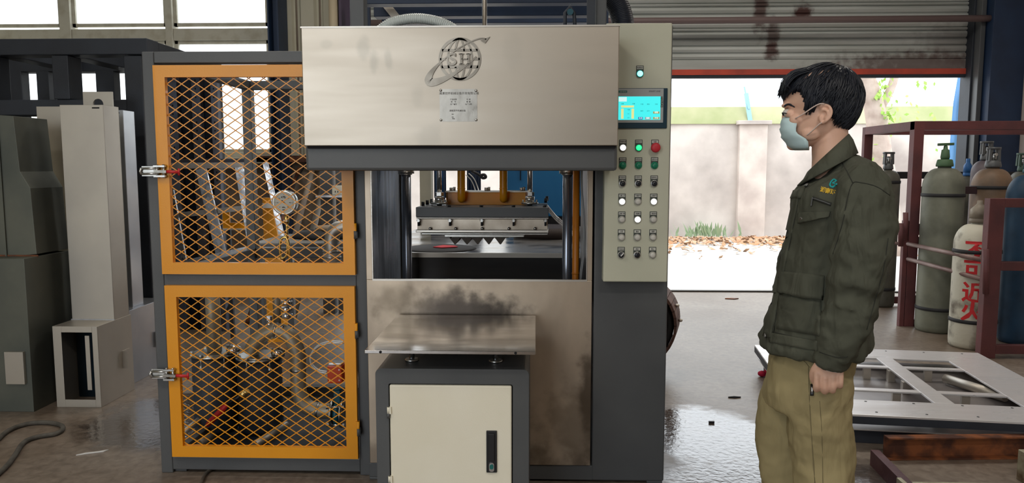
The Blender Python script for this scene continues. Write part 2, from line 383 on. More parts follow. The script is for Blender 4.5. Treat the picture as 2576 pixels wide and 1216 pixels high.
# brown conduit across the shutter
z1 = at(1900, 52, YW-.2).z
tag(MB().cyl((XD0-.02, YW-.25, z1-.01), (5.145, YW-.25, z1+.0), .035, 14).build('conduit', pm('brown_conduit', s2l(118, 100, 98), rough=.5)), 'long brown pipe running across the roller shutter', 'pipe')
# guide and column at the door's far side
for nm, (u0, u1), y0, mt in (('trim_3', (2447, 2462), -.1, M_darker), ('trim_4', (2466, 2478), -.2, M_dark), ('trim_5', (2484, 2500), -.16, M_rust)):
    struct(MB().box(at(u0, 100, YW+y0).x, at(u1, 100, YW+y0).x, YW+y0, YW+.1, 0, CEIL).build(nm, mt, bevel=.004))
x0 = at(2494, 100, YW-.3).x; 
struct(MB().box(x0, x0+.02, YW-.3, YW, 0, CEIL).box(x0, 5.15, YW-.32, YW-.3, 0, CEIL).box(x0+.1, x0+.115, YW-.3, YW-.02, 0, CEIL).build('column_steel', M_navy, bevel=.003))
# door rail in the threshold
struct(MB().box(XD0, XD1, YW-.02, YW+.04, 0, .015).build('trim_6', pm('rail_steel', (.06, .055, .05), rough=.5, metal=.6)))

# ---- outside yard: boundary wall, pillar, leaves, tree
YO = 15.6
M_out = pm('weathered_render', s2l(156, 146, 140), s2l(208, 198, 190), .8, .9, bump=.4, bscale=6, lo=.38, hi=.66, detail=9)
zc = at(1800, 312, YO).z; ztp = at(1800, 268, YO).z
struct(MB().box(-25, 25, YO, YO+.3, -.05, zc).build('wall_yard', M_out))
M_moss = pm('mossy_render', s2l(150, 156, 112), s2l(180, 176, 142), 1.2, .9, bump=.3, bscale=8)
struct(MB().prism([(YO-.05, zc), (YO+.35, zc), (YO+.3, ztp), (YO+.1, ztp)], lambda a, b, d: Vector((d, a, b)), -25, 25).build('wall_coping', M_moss))
for k, u in enumerate((480, 1892)):
    xp = at(u, 450, YO-.1).x
    p_ = struct(MB().box(xp-.28, xp+.28, YO-.12, YO+.1, -.05, zc-.02).build('wall_pillar', pm('pale_render', s2l(212, 200, 190), s2l(186, 172, 164), 2, .9, bump=.3, bscale=10), bevel=.01))
    MB().box(xp-.34, xp+.34, YO-.2, YO+.1, zc-.02, zc+.06).build('cap', M_out, p_, bevel=.01)
tp = at(1892, 250, YO-.05)
tag(MB().bar((tp.x-.02, YO-.03, zc+.06), (tp.x-.12, YO-.03, zc+.62), .09, .02).bar((tp.x-.06, YO-.05, zc+.3), (tp.x-.15, YO+.0, zc+.75), .03).build('bracket', pm('pale_blue_steel', s2l(150, 190, 200), rough=.5)), 'pale blue steel bracket standing on the yard wall pillar', 'bracket')
# fallen leaves
wpx = atz(1745, 585, 0).x; lv = MB(); lm = pm('dry_leaves', (.45, .22, .10), (.55, .38, .26), 3, .8)
for i in range(1500):
    Y = YO-.26-abs(random.gauss(0, 1.05)); X = random.uniform(1.5, 9.5); s = random.uniform(.05, .10); a = random.uniform(0, 2*PI)
    if Y < 11 or (abs(X-wpx) < .75 and Y > YO-.42): continue
    q = Matrix.Translation((X, Y, -.02+random.uniform(0, .03))) @ Euler((random.uniform(-.6, .6), random.uniform(-.6, .6), a)).to_matrix().to_4x4()
    lv.add([q @ Vector(p) for p in ((-s, 0, 0), (-s*.3, -s*.42, .01), (s*.5, -s*.35, .0), (s, 0, .015), (s*.5, s*.35, 0), (-s*.3, s*.42, .01))], [(0, 1, 2, 3, 4, 5)])
tag(lv.build('fallen_leaves', lm, kind='stuff'), 'dry fallen leaves scattered along the foot of the yard wall', 'leaves')
# weeds at wall foot
wd = MB(); wp = atz(1745, 585, 0)
for i in range(60):
    a = random.uniform(0, 2*PI); l_ = random.uniform(.1, .38); b = Vector((wp.x+random.gauss(0, .25), YO-.25+random.uniform(-.12, .1), -.02)); t = b+Vector((math.cos(a)*l_*.6, -abs(math.sin(a))*l_*.4, l_))
    s = .035; lf = Vector((math.sin(a)*s, 0, s*.3)); wd.add([b, (b+t)/2+lf, t, (b+t)/2-lf], [(0, 1, 2, 3)])
tag(wd.build('weeds', pm('weed_green', (.34, .46, .28), rough=.7), kind='stuff'), 'green weeds growing at the foot of the yard wall', 'weeds')
# tree
TY = 12.5
tr = thing('tree', 'pale slanting tree trunk with sparse green leaves outside the door', 'tree', at(2240, 560, TY).xy.to_3d())
pts = spline([at(2235, 600, TY)*1, at(2228, 480, TY), at(2214, 380, TY), at(2205, 300, TY), at(2190, 235, TY), at(2168, 170, TY), at(2140, 60, TY)], 6); pts[0].z = -.05
M_bark = pm('pale_bark', s2l(196, 178, 166), s2l(168, 148, 136), 5, .85, bump=.6, bscale=14)
MB().tube(pts, [.24]+[.2-.002*i for i in range(len(pts)-1)], 14).build('trunk', M_bark, tr)
bpt = at(2200, 300, TY); b2 = at(2260, 120, TY)
MB().tube(spline([bpt, (bpt+b2)/2+Vector((.1, 0, 0)), b2], 5), .07, 8).build('branch', M_bark, tr)
fl = MB()
for cu, cv, sp, cnt in ((2216, 250, .16, 90), (2228, 300, .14, 50), (2300, 255, .35, 40), (2240, 330, .12, 20), (2200, 400, .12, 14)):
    for i in range(cnt):
        p = at(cu, cv, TY-.1)+Vector((random.gauss(0, sp*.5), random.gauss(0, sp), random.gauss(0, sp))); s = random.uniform(.03, .055)
        q = Matrix.Translation(p) @ Euler([random.uniform(0, 6) for _ in range(3)]).to_matrix().to_4x4()
        fl.add([q @ Vector(t) for t in ((-s, 0, 0), (0, -s*.6, 0), (s, 0, 0), (0, s*.6, 0))], [(0, 1, 2, 3)])
fl.build('foliage', pm('leaf_green', (.38, .62, .12), rough=.6), tr, kind='stuff')
# blue curved sheet outside
BY = 9.4
bl = MB(); ring = []
for v, ul, ur in ((190, 2412, 2460), (260, 2400, 2456), (330, 2394, 2452), (400, 2388, 2450), (470, 2380, 2448), (650, 2372, 2444), (720, 2368, 2442)):
    a = at(ul, v, BY); b = at(ur, v, BY); ring.append([a+(b-a)*t+Vector((0, -.12*math.sin(t*PI), 0)) for t in [i/8 for i in range(9)]])
n = 9; bl.add([p for r in ring for p in r], [(i*n+k, i*n+k+1, (i+1)*n+k+1, (i+1)*n+k) for i in range(len(ring)-1) for k in range(n-1)], True)
o = bl.build('blue_sheet', pm('pale_blue_fibreglass', s2l(110, 170, 225), s2l(90, 150, 210), 2, .45)); so = o.modifiers.new('s', 'SOLIDIFY'); so.thickness = .02
for vv in o.data.vertices[-9:]: vv.co.z = -.03
tag(o, 'tall blue curved sheet standing outside by the door jamb', 'sheet')

# unseen fill lamps with housings, put in to brighten press, bay and shutter
for i, p in enumerate(FILL_LAMPS):
    t = thing('added_fill_lamp', ['added fill lamp above the mesh cabinet front', 'added fill lamp above the person in front of the press', 'added fill lamp nearest the open gate', 'added fill lamp nearest the brown brick wall', 'added fill lamp over the dark welded beam frame', 'added fill lamp nearest the gas cylinder rack', 'added fill lamp behind the press top'][i], 'lamp', (p[0], p[1], p[2]), group='added fill lamps of the hall')
    MB().box(p[0]-.62, p[0]+.62, p[1]-.29, p[1]+.29, p[2]-.08, p[2]).build('housing', M_white, t)
    MB().cyl((p[0], p[1], p[2]), (p[0], p[1], CEIL), .012, 8).build('hanger', M_dark, t)
#@@MACHINE
# ------------------------------------------------------------------ MESH CABINET (dark frame, two orange mesh doors)
YC = 3.30
def O(*p): return Vector(p)
xl = at(383, 650, YC).x - .0; XL = at(381, 660, YC).x; XR = at(921, 560, YC).x
ZT = at(560, 129, YC).z; ZB = at(600, 1152, YC).z
cab = thing('mesh_cabinet', 'dark grey steel cabinet frame with two orange expanded mesh doors', 'cabinet', (XL, YC, 0))
YCB = 4.48; t = .064
zm0, zm1 = at(650, 725, YC).z, at(650, 692, YC).z
xpr = at(893, 560, YC).x
pw = at(410, 650, YC).x - XL
fr = MB()
fr.box(XL, XL+pw, YC, YC+t, 0, ZT); fr.build('post', M_dark, cab, bevel=.004)
MB().box(xpr, XR, YC, YC+t, 0.0, ZT).build('post', M_dark, cab, bevel=.004)
MB().box(XL, XL+pw, YCB-t, YCB, 0, ZT).build('post', M_dark, cab, bevel=.004)
MB().box(XR-t, XR, YCB-t, YCB, 0, ZT).build('post', M_dark, cab, bevel=.004)
zt0_, zb1 = at(560, 158, YC).z, at(600, 1184, YC).z
for (za, zb) in ((zt0_, ZT), (zm0, zm1), (zb1, ZB)):
    MB().box(XL+pw, xpr, YC+.001, YC+t, za, zb).build('front_rail', M_dark, cab, bevel=.003)
    MB().box(XL+pw, XR-t, YCB-t+.001, YCB, za, zb).build('rear_rail', M_dark, cab, bevel=.003)
    MB().box(XL+.001, XL+pw-.002, YC+t, YCB-t, za, zb).build('side_rail', M_dark, cab, bevel=.003)
    MB().box(XR-t, XR-.001, YC+t, YCB-t, za, zb).build('side_rail', M_dark, cab, bevel=.003)
MB().box(XL, XR, YC+.02, YCB-.02, zb1-.004, zb1+.004).build('bottom_plate', M_darker, cab)
MB().box(XL+pw-.002, XL+pw+.055, YC+.02, YC+.07, 0, zb1).build('foot', M_dark, cab, bevel=.003)

def mesh_door(u0, v0, u1, v1, v_lat, hinges, name):
    x0, x1, z0, z1 = rect(u0, v0, u1, v1, YC-.012)
    d = MB(); fw_ = .052; y0, y1 = YC-.026, YC-.002
    # mitred frame: 2-D frame outline
    for (a, b, c, e) in ((x0, x1, z1-fw_, z1), (x0, x1, z0, z0+fw_), (x0, x0+fw_, z0+fw_, z1-fw_), (x1-fw_, x1, z0+fw_, z1-fw_)): d.box(a, b, y0, y1, c, e)
    D = d.build('door', M_orange, cab, label='orange framed expanded mesh door')
    # expanded metal
    m = MB(); px, pz = .0665, .0452; X0, X1, Z0, Z1 = x0+fw_-.006, x1-fw_+.006, z0+fw_-.006, z1-fw_+.006
    ym = YC-.010
    slope = pz/px
    for sg in (1, -1):
        cmin = min(Z0-sg*slope*X0, Z0-sg*slope*X1); cmax = max(Z1-sg*slope*X0, Z1-sg*slope*X1)
        c = math.floor(cmin/pz)*pz
        while c < cmax:
            # z = sg*slope*x + c clipped
            xs = sorted([(Z0-c)/(sg*slope), (Z1-c)/(sg*slope)]); a = max(X0, xs[0]); b = min(X1, xs[1])
            if b-a > .004:
                p0 = O(a, ym+.0012*sg, sg*slope*a+c); p1 = O(b, ym+.0012*sg, sg*slope*b+c)
                dd = (p1-p0).normalized(); nn = O(-dd.z, 0, dd.x)*.0019
                yv = O(0, .0016, 0); q = [p0-nn-yv, p0+nn-yv, p0+nn+yv, p0-nn+yv, p1-nn-yv, p1+nn-yv, p1+nn+yv, p1-nn+yv]
                m.add(q, [(0, 1, 5, 4), (1, 2, 6, 5), (2, 3, 7, 6), (3, 0, 4, 7)])
            c += pz
    m.build('mesh_panel', M_orange, D, kind='stuff')
    for hv in hinges:
        hz = at(895, hv, YC).z
        MB().box(x1-.006, x1+.010, YC-.034, YC-.02, hz, hz+.034).cyl((x1+.006, YC-.03, hz-.03), (x1+.006, YC-.03, hz+.034), .006, 10).build('hinge', M_orange, D)
        MB().cyl((x1+.006, YC-.03, hz-.035), (x1+.006, YC-.03, hz), .0075, 10).box(x1+.006, x1+.014, YC-.034, YC, hz-.032, hz-.004).build('hinge_pin', M_dark, D)
    # toggle latch
    lz = at(430, v_lat, YC).z; lx = XL+.004
    L = MB()
    y = YC-.036
    L.box(lx-.012, lx+.055, YC-.03, YC-.026, lz-.022, lz+.022)
    L.tube([(lx-.01, y, lz+.012), (lx+.07, y, lz+.013)], .005, 8).tube([(lx-.01, y, lz-.012), (lx+.07, y, lz-.010)], .005, 8)
    L.tube([(lx-.01, y, lz+.013), (lx-.016, y, lz), (lx-.01, y, lz-.013)], .006, 8)
    L.box(lx+.05, lx+.10, YC-.05, YC-.026, lz-.026, lz-.018).box(lx+.05, lx+.10, YC-.05, YC-.026, lz+.018, lz+.026)
    L.cyl((lx+.06, y, lz-.03), (lx+.06, y, lz+.03), .005, 8).cyl((lx+.09, y, lz-.03), (lx+.09, y, lz+.03), .006, 8)
    L.bar((lx+.055, y-.008, lz), (lx+.112, y-.012, lz-.002), .022, .012)
    lt = L.build('latch', M_zinc, D, label='chrome toggle latch with red grip')
    MB().tube([(lx+.108, y-.012, lz-.002), (lx+.112, y-.012, lz-.002), (lx+.165, y-.014, lz-.004)], [.004, .0075, .0065], 10).tube([(lx+.165, y-.014, lz-.018), (lx+.165, y-.014, lz+.012)], .005, 8).build('grip', M_red, D)
    return D
mesh_door(385.5+14, 164, 890, 690, 431, (580,), 'upper')
mesh_door(427, 719, 898, 1150, 937, (829, 1073), 'lower')

# ---- things inside the mesh cabinet
def elbow_pipe(pts, r, n=6, ns=18): return spline(pts, n), r, ns
for (u, vt, nm) in ((540, 885, 'dark vacuum tank with steel flange lid under the straight pipe'), (652, 893, 'dark vacuum tank with steel flange lid under the curved pipe')):
    Yt = 3.82; c = at(u, vt, Yt); r = .115
    tk = thing('vacuum_tank', nm, 'tank', (c.x, Yt, zb1+.005), group='vacuum tanks in the cabinet')
    MB().lathe([(r*.85, zb1+.005), (r, zb1+.03), (r, c.z-.015)], (c.x, Yt, 0), n=28).build('body', M_darker, tk)
    MB().lathe([(r+.005, c.z-.015), (r+.006, c.z-.004)], (c.x, Yt, 0), n=28).lathe([(r*.9, c.z-.004), (r*.9, c.z+.003)], (c.x, Yt, 0), n=28).build('flange_lid', M_zinc, tk)
    for k in range(6):
        a = k*PI/3+.3; x, y = c.x+math.cos(a)*r*.97, Yt+math.sin(a)*r*.97
        MB().cyl((x, y, c.z-.06), (x, y, c.z+.006), .005, 8).lathe([(.010, c.z+.0), (.010, c.z+.009)], (x, y, 0), n=6, smooth=False).lathe([(.009, c.z-.062), (.009, c.z-.048)], (x, y, 0), n=6, smooth=False).build('bolt', M_zinc, tk)
    q = at(u+48, vt-6, Yt-.02)
    MB().lathe([(.034, q.z-.02), (.038, q.z), (.034, q.z+.012), (.02, q.z+.022), (.004, q.z+.026)], (q.x, Yt-.02, 0), n=20).build('cap', M_chrome, tk)
# straight pipe
c = at(540, 885, 3.82); top = at(540, 690, 3.82)
tag(MB().cyl((c.x, 3.82, c.z+.004), (c.x, 3.82, top.z-.01), .037, 24).build('straight_pipe', M_pipe), 'matt steel pipe rising straight from the tank lid nearest the latch', 'pipe')
# swan-neck pipe
Yp = 3.80
P = [at(u, v, Yp) for u, v in ((632, 888), (640, 868), (662, 843), (695, 832), (728, 846), (748, 885), (750, 930), (752, 985), (768, 1020), (800, 1033), (836, 1035))]
sn = MB().tube(spline(P, 6), .040, 20).build('curved_pipe', M_pipe); tag(sn, 'matt steel swan-neck pipe bending from tank lid down to blue valve', 'pipe')
for k in (3.1, 6.1, 9.0):
    i = int(k*6); pp = spline(P, 6); a = pp[i]; b = pp[i+1]; d = (b-a).normalized()*.006
    MB().cyl(a-d, a+d, .0415, 20).build('weld_ring', M_zinc, sn)
rp_ = [at(u, v, Yp-.03) for u, v in ((694, 850), (697, 838), (706, 826), (712, 822))]
MB().tube(spline(rp_, 4), .006, 8).build('lifting_eye', M_chrome, sn)
# stub pipes above the swan-neck
g = thing('stub_pipe', 'vertical steel pipe with chrome fittings above the curved pipe', 'pipe', at(700, 830, 3.86))
a = at(698, 832, 3.86); b = at(694, 720, 3.86)
MB().cyl(a-O(0, 0, .03), O(a.x, a.y, b.z+.06), .02, 16).build('tube', M_pipe, g)
a = at(678, 815, 3.80)
MB().lathe([(.014, a.z-.03), (.016, a.z-.01), (.013, a.z), (.013, a.z+.02)], (a.x, a.y, 0), n=14).lathe([(.017, a.z+.02), (.017, a.z+.04)], (a.x, a.y, 0), n=6, smooth=False).build('hex_fitting', M_chrome, g)
a = at(722, 800, 3.82)
for dz in (0, .035, .07): MB().lathe([(.026, a.z+dz), (.03, a.z+dz+.005), (.03, a.z+dz+.018), (.026, a.z+dz+.023)], (a.x, a.y, 0), n=16).build('coupling', M_chrome, g)
# butterfly valve with red actuator
Yv = 3.70; vc = at(850, 1040, Yv)
vv = thing('butterfly_valve', 'teal valve between steel flanges with a red actuator box on top', 'valve', (vc.x, Yv, vc.z-.07))
M_teal = pm('teal_paint', s2l(12, 92, 108), s2l(10, 76, 92), 3, .4)
MB().lathe([(.055, -.014), (.062, -.010), (.062, .010), (.055, .014)], (vc.x, Yv, vc.z), axis='x', n=28).build('valve_body', M_teal, vv)
MB().bar((vc.x, Yv, vc.z+.055), (vc.x, Yv, vc.z+.13), .03, .03).lathe([(.026, vc.z+.125), (.03, vc.z+.135)], (vc.x, Yv, 0), n=12).build('valve_neck', M_teal, vv)
for s in (-1, 1):
    MB().lathe([(.058, s*.020), (.074, s*.020), (.074, s*.030), (.034, s*.030)], (vc.x, Yv, vc.z), axis='x', n=28).build('flange', M_zinc, vv)
for k in range(4):
    a = PI/4+k*PI/2; y, z = Yv+math.cos(a)*.066, vc.z+math.sin(a)*.066
    MB().cyl((vc.x-.045, y, z), (vc.x+.045, y, z), .005, 8).lathe([(.011, -.046), (.011, -.034)], (vc.x, y, z), axis='x', n=6, smooth=False).lathe([(.011, .034), (.011, .046)], (vc.x, y, z), axis='x', n=6, smooth=False).build('bolt', M_chrome, vv)
a = rect(823, 922, 860, 966, Yv-.04)
MB().box(a[0], a[1], Yv-.04, Yv+.04, a[2], a[3]).build('actuator', pm('red_orange_plastic', (.80, .085, .02), rough=.35), vv, bevel=.006, label='red actuator box')
MB().box(a[0]+.004, a[1]-.004, Yv-.03, Yv+.03, a[3], a[3]+.012).build('actuator_top', M_alum, vv, bevel=.003)
for s in (-1, 1):
    for q in (-1, 1): MB().lathe([(.004, -.002), (.004, .001)], ((a[0]+a[1])/2+s*.024, Yv-.04, (a[2]+a[3])/2+q*.027), axis='y', n=8).build('screw', M_zinc, vv)
Yh = 3.66; P = [at(u, v, Yh) for u, v in ((823, 940), (800, 935), (783, 918), (782, 895), (800, 873), (830, 864), (868, 864))]
hz = MB()
for k in range(2): hz.tube([p+O(0, .008*k, .007*k) for p in spline(P, 6)], .004, 8)
tag(hz.build('air_hose', pm('clear_hose', (.72, .72, .70), rough=.2, metal=.3)), 'pair of clear air hoses looping into the red actuator', 'hose')
# red lever valve in the lower bay
Yl = 3.6; a = at(520, 1072, Yl); b = at(572, 1018, Yl)
hv = thing('lever_valve', 'red-handled ball valve on a slanting black pipe below the tanks', 'valve', at(590, 1000, Yl))
MB().tube([a, a+(b-a)*.2, a+(b-a)*.8, b], [.010, .016, .016, .010], 12).build('lever', M_red, hv)
MB().tube([b, at(612, 992, Yl)], .008, 8).build('stem', M_black, hv)
MB().ball(at(612, 992, Yl), (.02, .02, .02)).cyl(at(606, 1000, Yl+.02), at(622, 984, Yl), .014, 10).build('valve_ball', pm('brass', (.75, .55, .22), rough=.3, metal=1), hv)
# lower drain pipes on the cabinet floor
for k, (ua, va, ub, vb, r) in enumerate(((458, 1092, 528, 1035, .016), (500, 1118, 560, 1080, .02), (640, 1120, 720, 1070, .02))):
    tag(MB().cyl(at(ua, va, 3.55), at(ub, vb, 3.85), r, 12).build('drain_tube', M_galv), ['pale tube slanting up behind the lower latch', 'grey tube on the cabinet floor below the red lever', 'grey tube on the cabinet floor below the second tank'][k], 'pipe')
# pressure gauge on brass siphon
Yg = 3.62; gc = at(716, 510, Yg); gr = at(747, 510, Yg).x-gc.x
gg = thing('pressure_gauge', 'round steel pressure gauge with white dial on a brass coil', 'gauge', (gc.x, Yg, at(716, 690, Yg).z))
MB().lathe([(gr*.93, .03), (gr, .024), (gr, -.006), (gr*.96, -.01), (gr*.86, -.008)], (gc.x, Yg, gc.z), axis='y', n=40).build('case', pm('satin_steel', (.6, .62, .6), rough=.3, metal=1), gg)
MB().lathe([(gr*.87, -.0095), (gr*.87, -.006)], (gc.x, Yg, gc.z), axis='y', n=40).build('dial', pm('dial_white', (.66, .70, .64), rough=.45), gg)
tk = MB()
for k in range(31):
    a = R(225-k*9); r0 = gr*(.68 if k % 5 else .62); r1 = gr*.78; q0 = O(gc.x+math.cos(a)*r0, Yg-.0102, gc.z+math.sin(a)*r0); q1 = O(gc.x+math.cos(a)*r1, Yg-.0102, gc.z+math.sin(a)*r1)
    tk.bar(q0, q1, .0006 if k % 5 else .001, .0006, up=(0, 1, 0))
tk.bar((gc.x-gr*.15, Yg-.0104, gc.z-gr*.58), (gc.x+gr*.2, Yg-.0104, gc.z-gr*.58), .0012, .003)
tk.build('scale_marks', M_hole, gg)
text('dial_lettering', 'RYB', .013, M_hole, (gc.x-.002, Yg-.0106, gc.z+gr*.42), gg)
text('dial_lettering', 'MPa', .009, M_hole, (gc.x-.002, Yg-.0106, gc.z-gr*.38), gg)
for k, s_ in enumerate(('0', '0.1', '0.2', '0.3', '0.4', '0.5', '0.6')):
    a = R(225-k*45); text('dial_lettering', s_, .007, M_hole, (gc.x+math.cos(a)*gr*.5, Yg-.0106, gc.z+math.sin(a)*gr*.5), gg)
MB().prism([(-.22, .03), (-.16, .05), (.5, -.002), (.5, -.012), (-.16, -.02)], lambda a, b, d: O(gc.x+(a*math.cos(R(-42))-b*math.sin(R(-42)))*gr*1.25, Yg+d, gc.z+(a*math.sin(R(-42))+b*math.cos(R(-42)))*gr*1.25), -.012, -.0108).build('needle', M_hole, gg)
M_brass = pm('polished_brass', (.85, .60, .2), rough=.22, metal=1)
MB().lathe([(.008, gc.z-gr-.045), (.012, gc.z-gr-.04), (.012, gc.z-gr-.015), (.008, gc.z-gr+.004)], (gc.x+.004, Yg+.01, 0), n=12).cyl((gc.x+.004, Yg+.01, gc.z-gr-.13), (gc.x+.004, Yg+.01, gc.z-gr-.03), .006, 10).build('stem', M_brass, gg)
P = [at(u, v, Yg+.01) for u, v in ((718, 590), (722, 606), (722, 640), (708, 650), (704, 630), (706, 606), (714, 598), (724, 604), (728, 640), (726, 690))]
MB().tube(spline(P, 6), .006, 10).build('siphon', M_brass, gg)
MB().cyl(at(690, 648, Yg+.01), at(716, 652, Yg+.01), .006, 8).cyl(at(699, 648, Yg), at(699, 650, Yg+.03), .007, 8).build('cock', M_brass, gg)
MB().box(gc.x-.008, gc.x+.012, Yg-.004, Yg+.004, gc.z-gr-.032, gc.z-gr-.024).build('tag', M_white, gg)
# horizontal pipe end at the bottom of the upper bay, elbow with hose coupling
Ye = 3.75
P = [at(u, v, Ye) for u, v in ((560, 694), (620, 680), (680, 672), (716, 672))]
tag(MB().tube(spline(P, 5), .022, 16).ball(P[-1], .022).build('grey_pipe', M_galv), 'grey pipe lying just above the middle rail of the cabinet', 'pipe')
Yk = 3.85
P = [at(u, v, Yk) for u, v in ((835, 690), (835, 640), (835, 602), (842, 582), (862, 572), (905, 568))]
el = tag(MB().tube(spline(P, 6), .038, 20).build('elbow_pipe', pm('cast_alu', (.55, .54, .5), (.4, .38, .35), 14, .45, metal=.9)), 'cast metal elbow pipe with a clamped clear sleeve behind upper door', 'pipe')
a = at(835, 640, Yk)
MB().lathe([(.044, a.z-.075), (.046, a.z-.06), (.046, a.z+.02), (.044, a.z+.024)], (a.x, Yk, 0), n=22).build('sleeve', pm('clear_sleeve', (.38, .36, .33), rough=.2), el)
for dz in (-.05, -.02, .01): MB().lathe([(.047, a.z+dz), (.0475, a.z+dz+.005), (.047, a.z+dz+.01)], (a.x, Yk, 0), n=22).build('clamp', M_zinc, el)
for k in range(5):
    x = a.x-.03+.015*k; MB().box(x-.005, x+.005, Yk-.05, Yk-.035, a.z-.12, a.z-.075).build('clasp', M_brass, el)

# ------------------------------------------------------------------ FORMING PRESS
YM = 3.25
press = thing('forming_press', 'large grey press with brushed steel hood and open moulding bay', 'press', (at(1300, 700, YM).x, YM, 0))
XB0 = at(922, 850, YM).x; XB1 = at(1490, 850, YM).x; XPE = at(1678, 800, YM).x
YB = 4.02; HT = at(1200, 430, YM).z
zr1 = at(1300, 1171, YM).z; zr0 = at(1300, 1207, YM).z
MB().box(XB1+.004, XPE, YM, YB, zr0, 2.02).build('column', M_dark, press, bevel=.006)
MB().box(XB0-.0, XPE-.002, YM+.003, YM+.06, zr0, zr1).build('bottom_rail', M_dark, press, bevel=.003)
MB().box(XB0, XPE-.002, YB-.06, YB, zr0, zr1).build('bottom_rail', M_dark, press, bevel=.003)
for x in (XB0+.0, XPE-.075):
    for y in (YM+.004, YB-.075): MB().box(x, x+.07, y, y+.07, 0, zr0).build('foot', M_dark, press, bevel=.003)
MB().box(XB0, XB0+.055, YB-.06, YB, zr0, 2.02).build('rear_post', M_dark, press, bevel=.004)
# stained stainless front panel with a hemmed opening above
x0, x1 = XB0+.006, XB1-.004; zp = at(1200, 705, YM).z
sp = at(1185, 785, YM); sp2 = at(1480, 1010, YM); sp3 = at(1000, 1150, YM)
M_stain = pm('heat_stained_stainless', (.58, .48, .37), (.40, .33, .26), 4.5, .36, .5, metal=.78, bump=.12, bscale=24, stretch=(1, 1, .55), lo=.36, hi=.70,
   stains=(((sp.x, YM, sp.z), (.26, 1, .10), (.035, .03, .026), .95), ((sp.x-.12, YM, sp.z+.01), (.28, 1, .11), (.11, .09, .075), .75), ((sp2.x, YM, sp2.z), (.05, 1, .30), (.07, .05, .035), .8), ((sp3.x, YM, sp3.z), (1.2, 1, .10), (.11, .08, .055), .5), ((XB1, YM, .25), (.3, 1, .25), (.12, .09, .06), .5), ((x0+.14, YM, zp-.1), (.14, 1, .1), (.2, .16, .11), .5)))
MB().box(x0, x1, YM-.006, YM+.012, zr1+.004, zp).build('front_panel', M_stain, press, bevel=.002, label='heat-stained steel front panel with black smear')
rim = MB(); a0 = at(935, 560, YM).x; a1 = at(1478, 560, YM).x
rim.box(x0, a0, YM-.006, YM+.012, zp, 1.62).box(a1, x1, YM-.006, YM+.012, zp, 1.62)
rim.build('bay_surround', M_stain, press, bevel=.002)
MB().box(a0, a1, YM-.008, YM+.004, zp-.004, zp+.004).box(a0-.0, a0+.004, YM-.009, YM+.004, zp, 1.62).box(a1-.004, a1, YM-.009, YM+.004, zp, 1.62).build('bay_edge', M_steel, press)
# bay liners
M_liner = pm('reflection_tinted_liner', (.46, .52, .62), (.16, .19, .24), 9, .26, .46, metal=.4, bump=.12, bscale=16, stretch=(1, 3, .12), lo=.38, hi=.66)  # bluish reflection put into the base colour, metal lowered
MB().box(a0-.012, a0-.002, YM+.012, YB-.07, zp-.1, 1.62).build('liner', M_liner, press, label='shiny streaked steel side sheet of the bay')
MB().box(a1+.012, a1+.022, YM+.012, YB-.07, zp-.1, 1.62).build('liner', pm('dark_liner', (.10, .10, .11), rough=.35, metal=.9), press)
MB().box(a0, a1, YM+.02, YB-.02, zr1, zr1+.01).build('bay_floor', M_darker, press)
# header beam and hood
bx0, bx1, bz0, bz1 = rect(768, 370, 1553, 430, 2.95)
MB().box(bx0, bx1, 2.95, YM-.012, bz0, bz1+.012).build('header_beam', M_dark, press, bevel=.012)
for ya_, yb_0 in ((YM, YM+.10), (YB-.12, YB)): MB().box(XB0+.06, XB1, ya_, yb_0, bz0+.02, bz1).build('crosshead', M_darker, press, bevel=.004)
hx0, hx1, hz0, hz1 = rect(761, 66.5, 1556.5, 367, 2.925)
hs_ = []
for (u, v, ru, rv, s) in ((915, 125, .03, .06, .5), (940, 155, .025, .05, .55), (978, 150, .02, .05, .5), (820, 112, .03, .02, .3), (1080, 350, .06, .08, .35), (1050, 240, .03, .05, .25), (1290, 130, .05, .1, .15)):
    p = at(u, v, 2.925); hs_.append(((p.x, 2.925, p.z), (ru, 1, rv), (.36, .33, .28), s))
M_hood = pm('brushed_hood', (.52, .465, .39), (.505, .45, .375), 2, .40, .44, metal=1, bump=.006, bscale=60, stretch=(.8, 1, 9), stains=hs_)
hd = MB().box(hx0, hx1, 2.925, YM+.3, hz0, hz1).build('hood', M_hood, press, bevel=.003, label='brushed stainless steel hood')
MB().box(hx0-.002, hx1+.002, 2.922, 2.94, hz1-.003, hz1+.003).build('hood_lip', M_steel, hd)
MB().box(hx0+.01, hx1-.01, 2.935, 2.96, hz0-.010, hz0+.002).build('painted_shadow_gap', M_hole, hd)  # black strip painted in for the shade between hood and beam
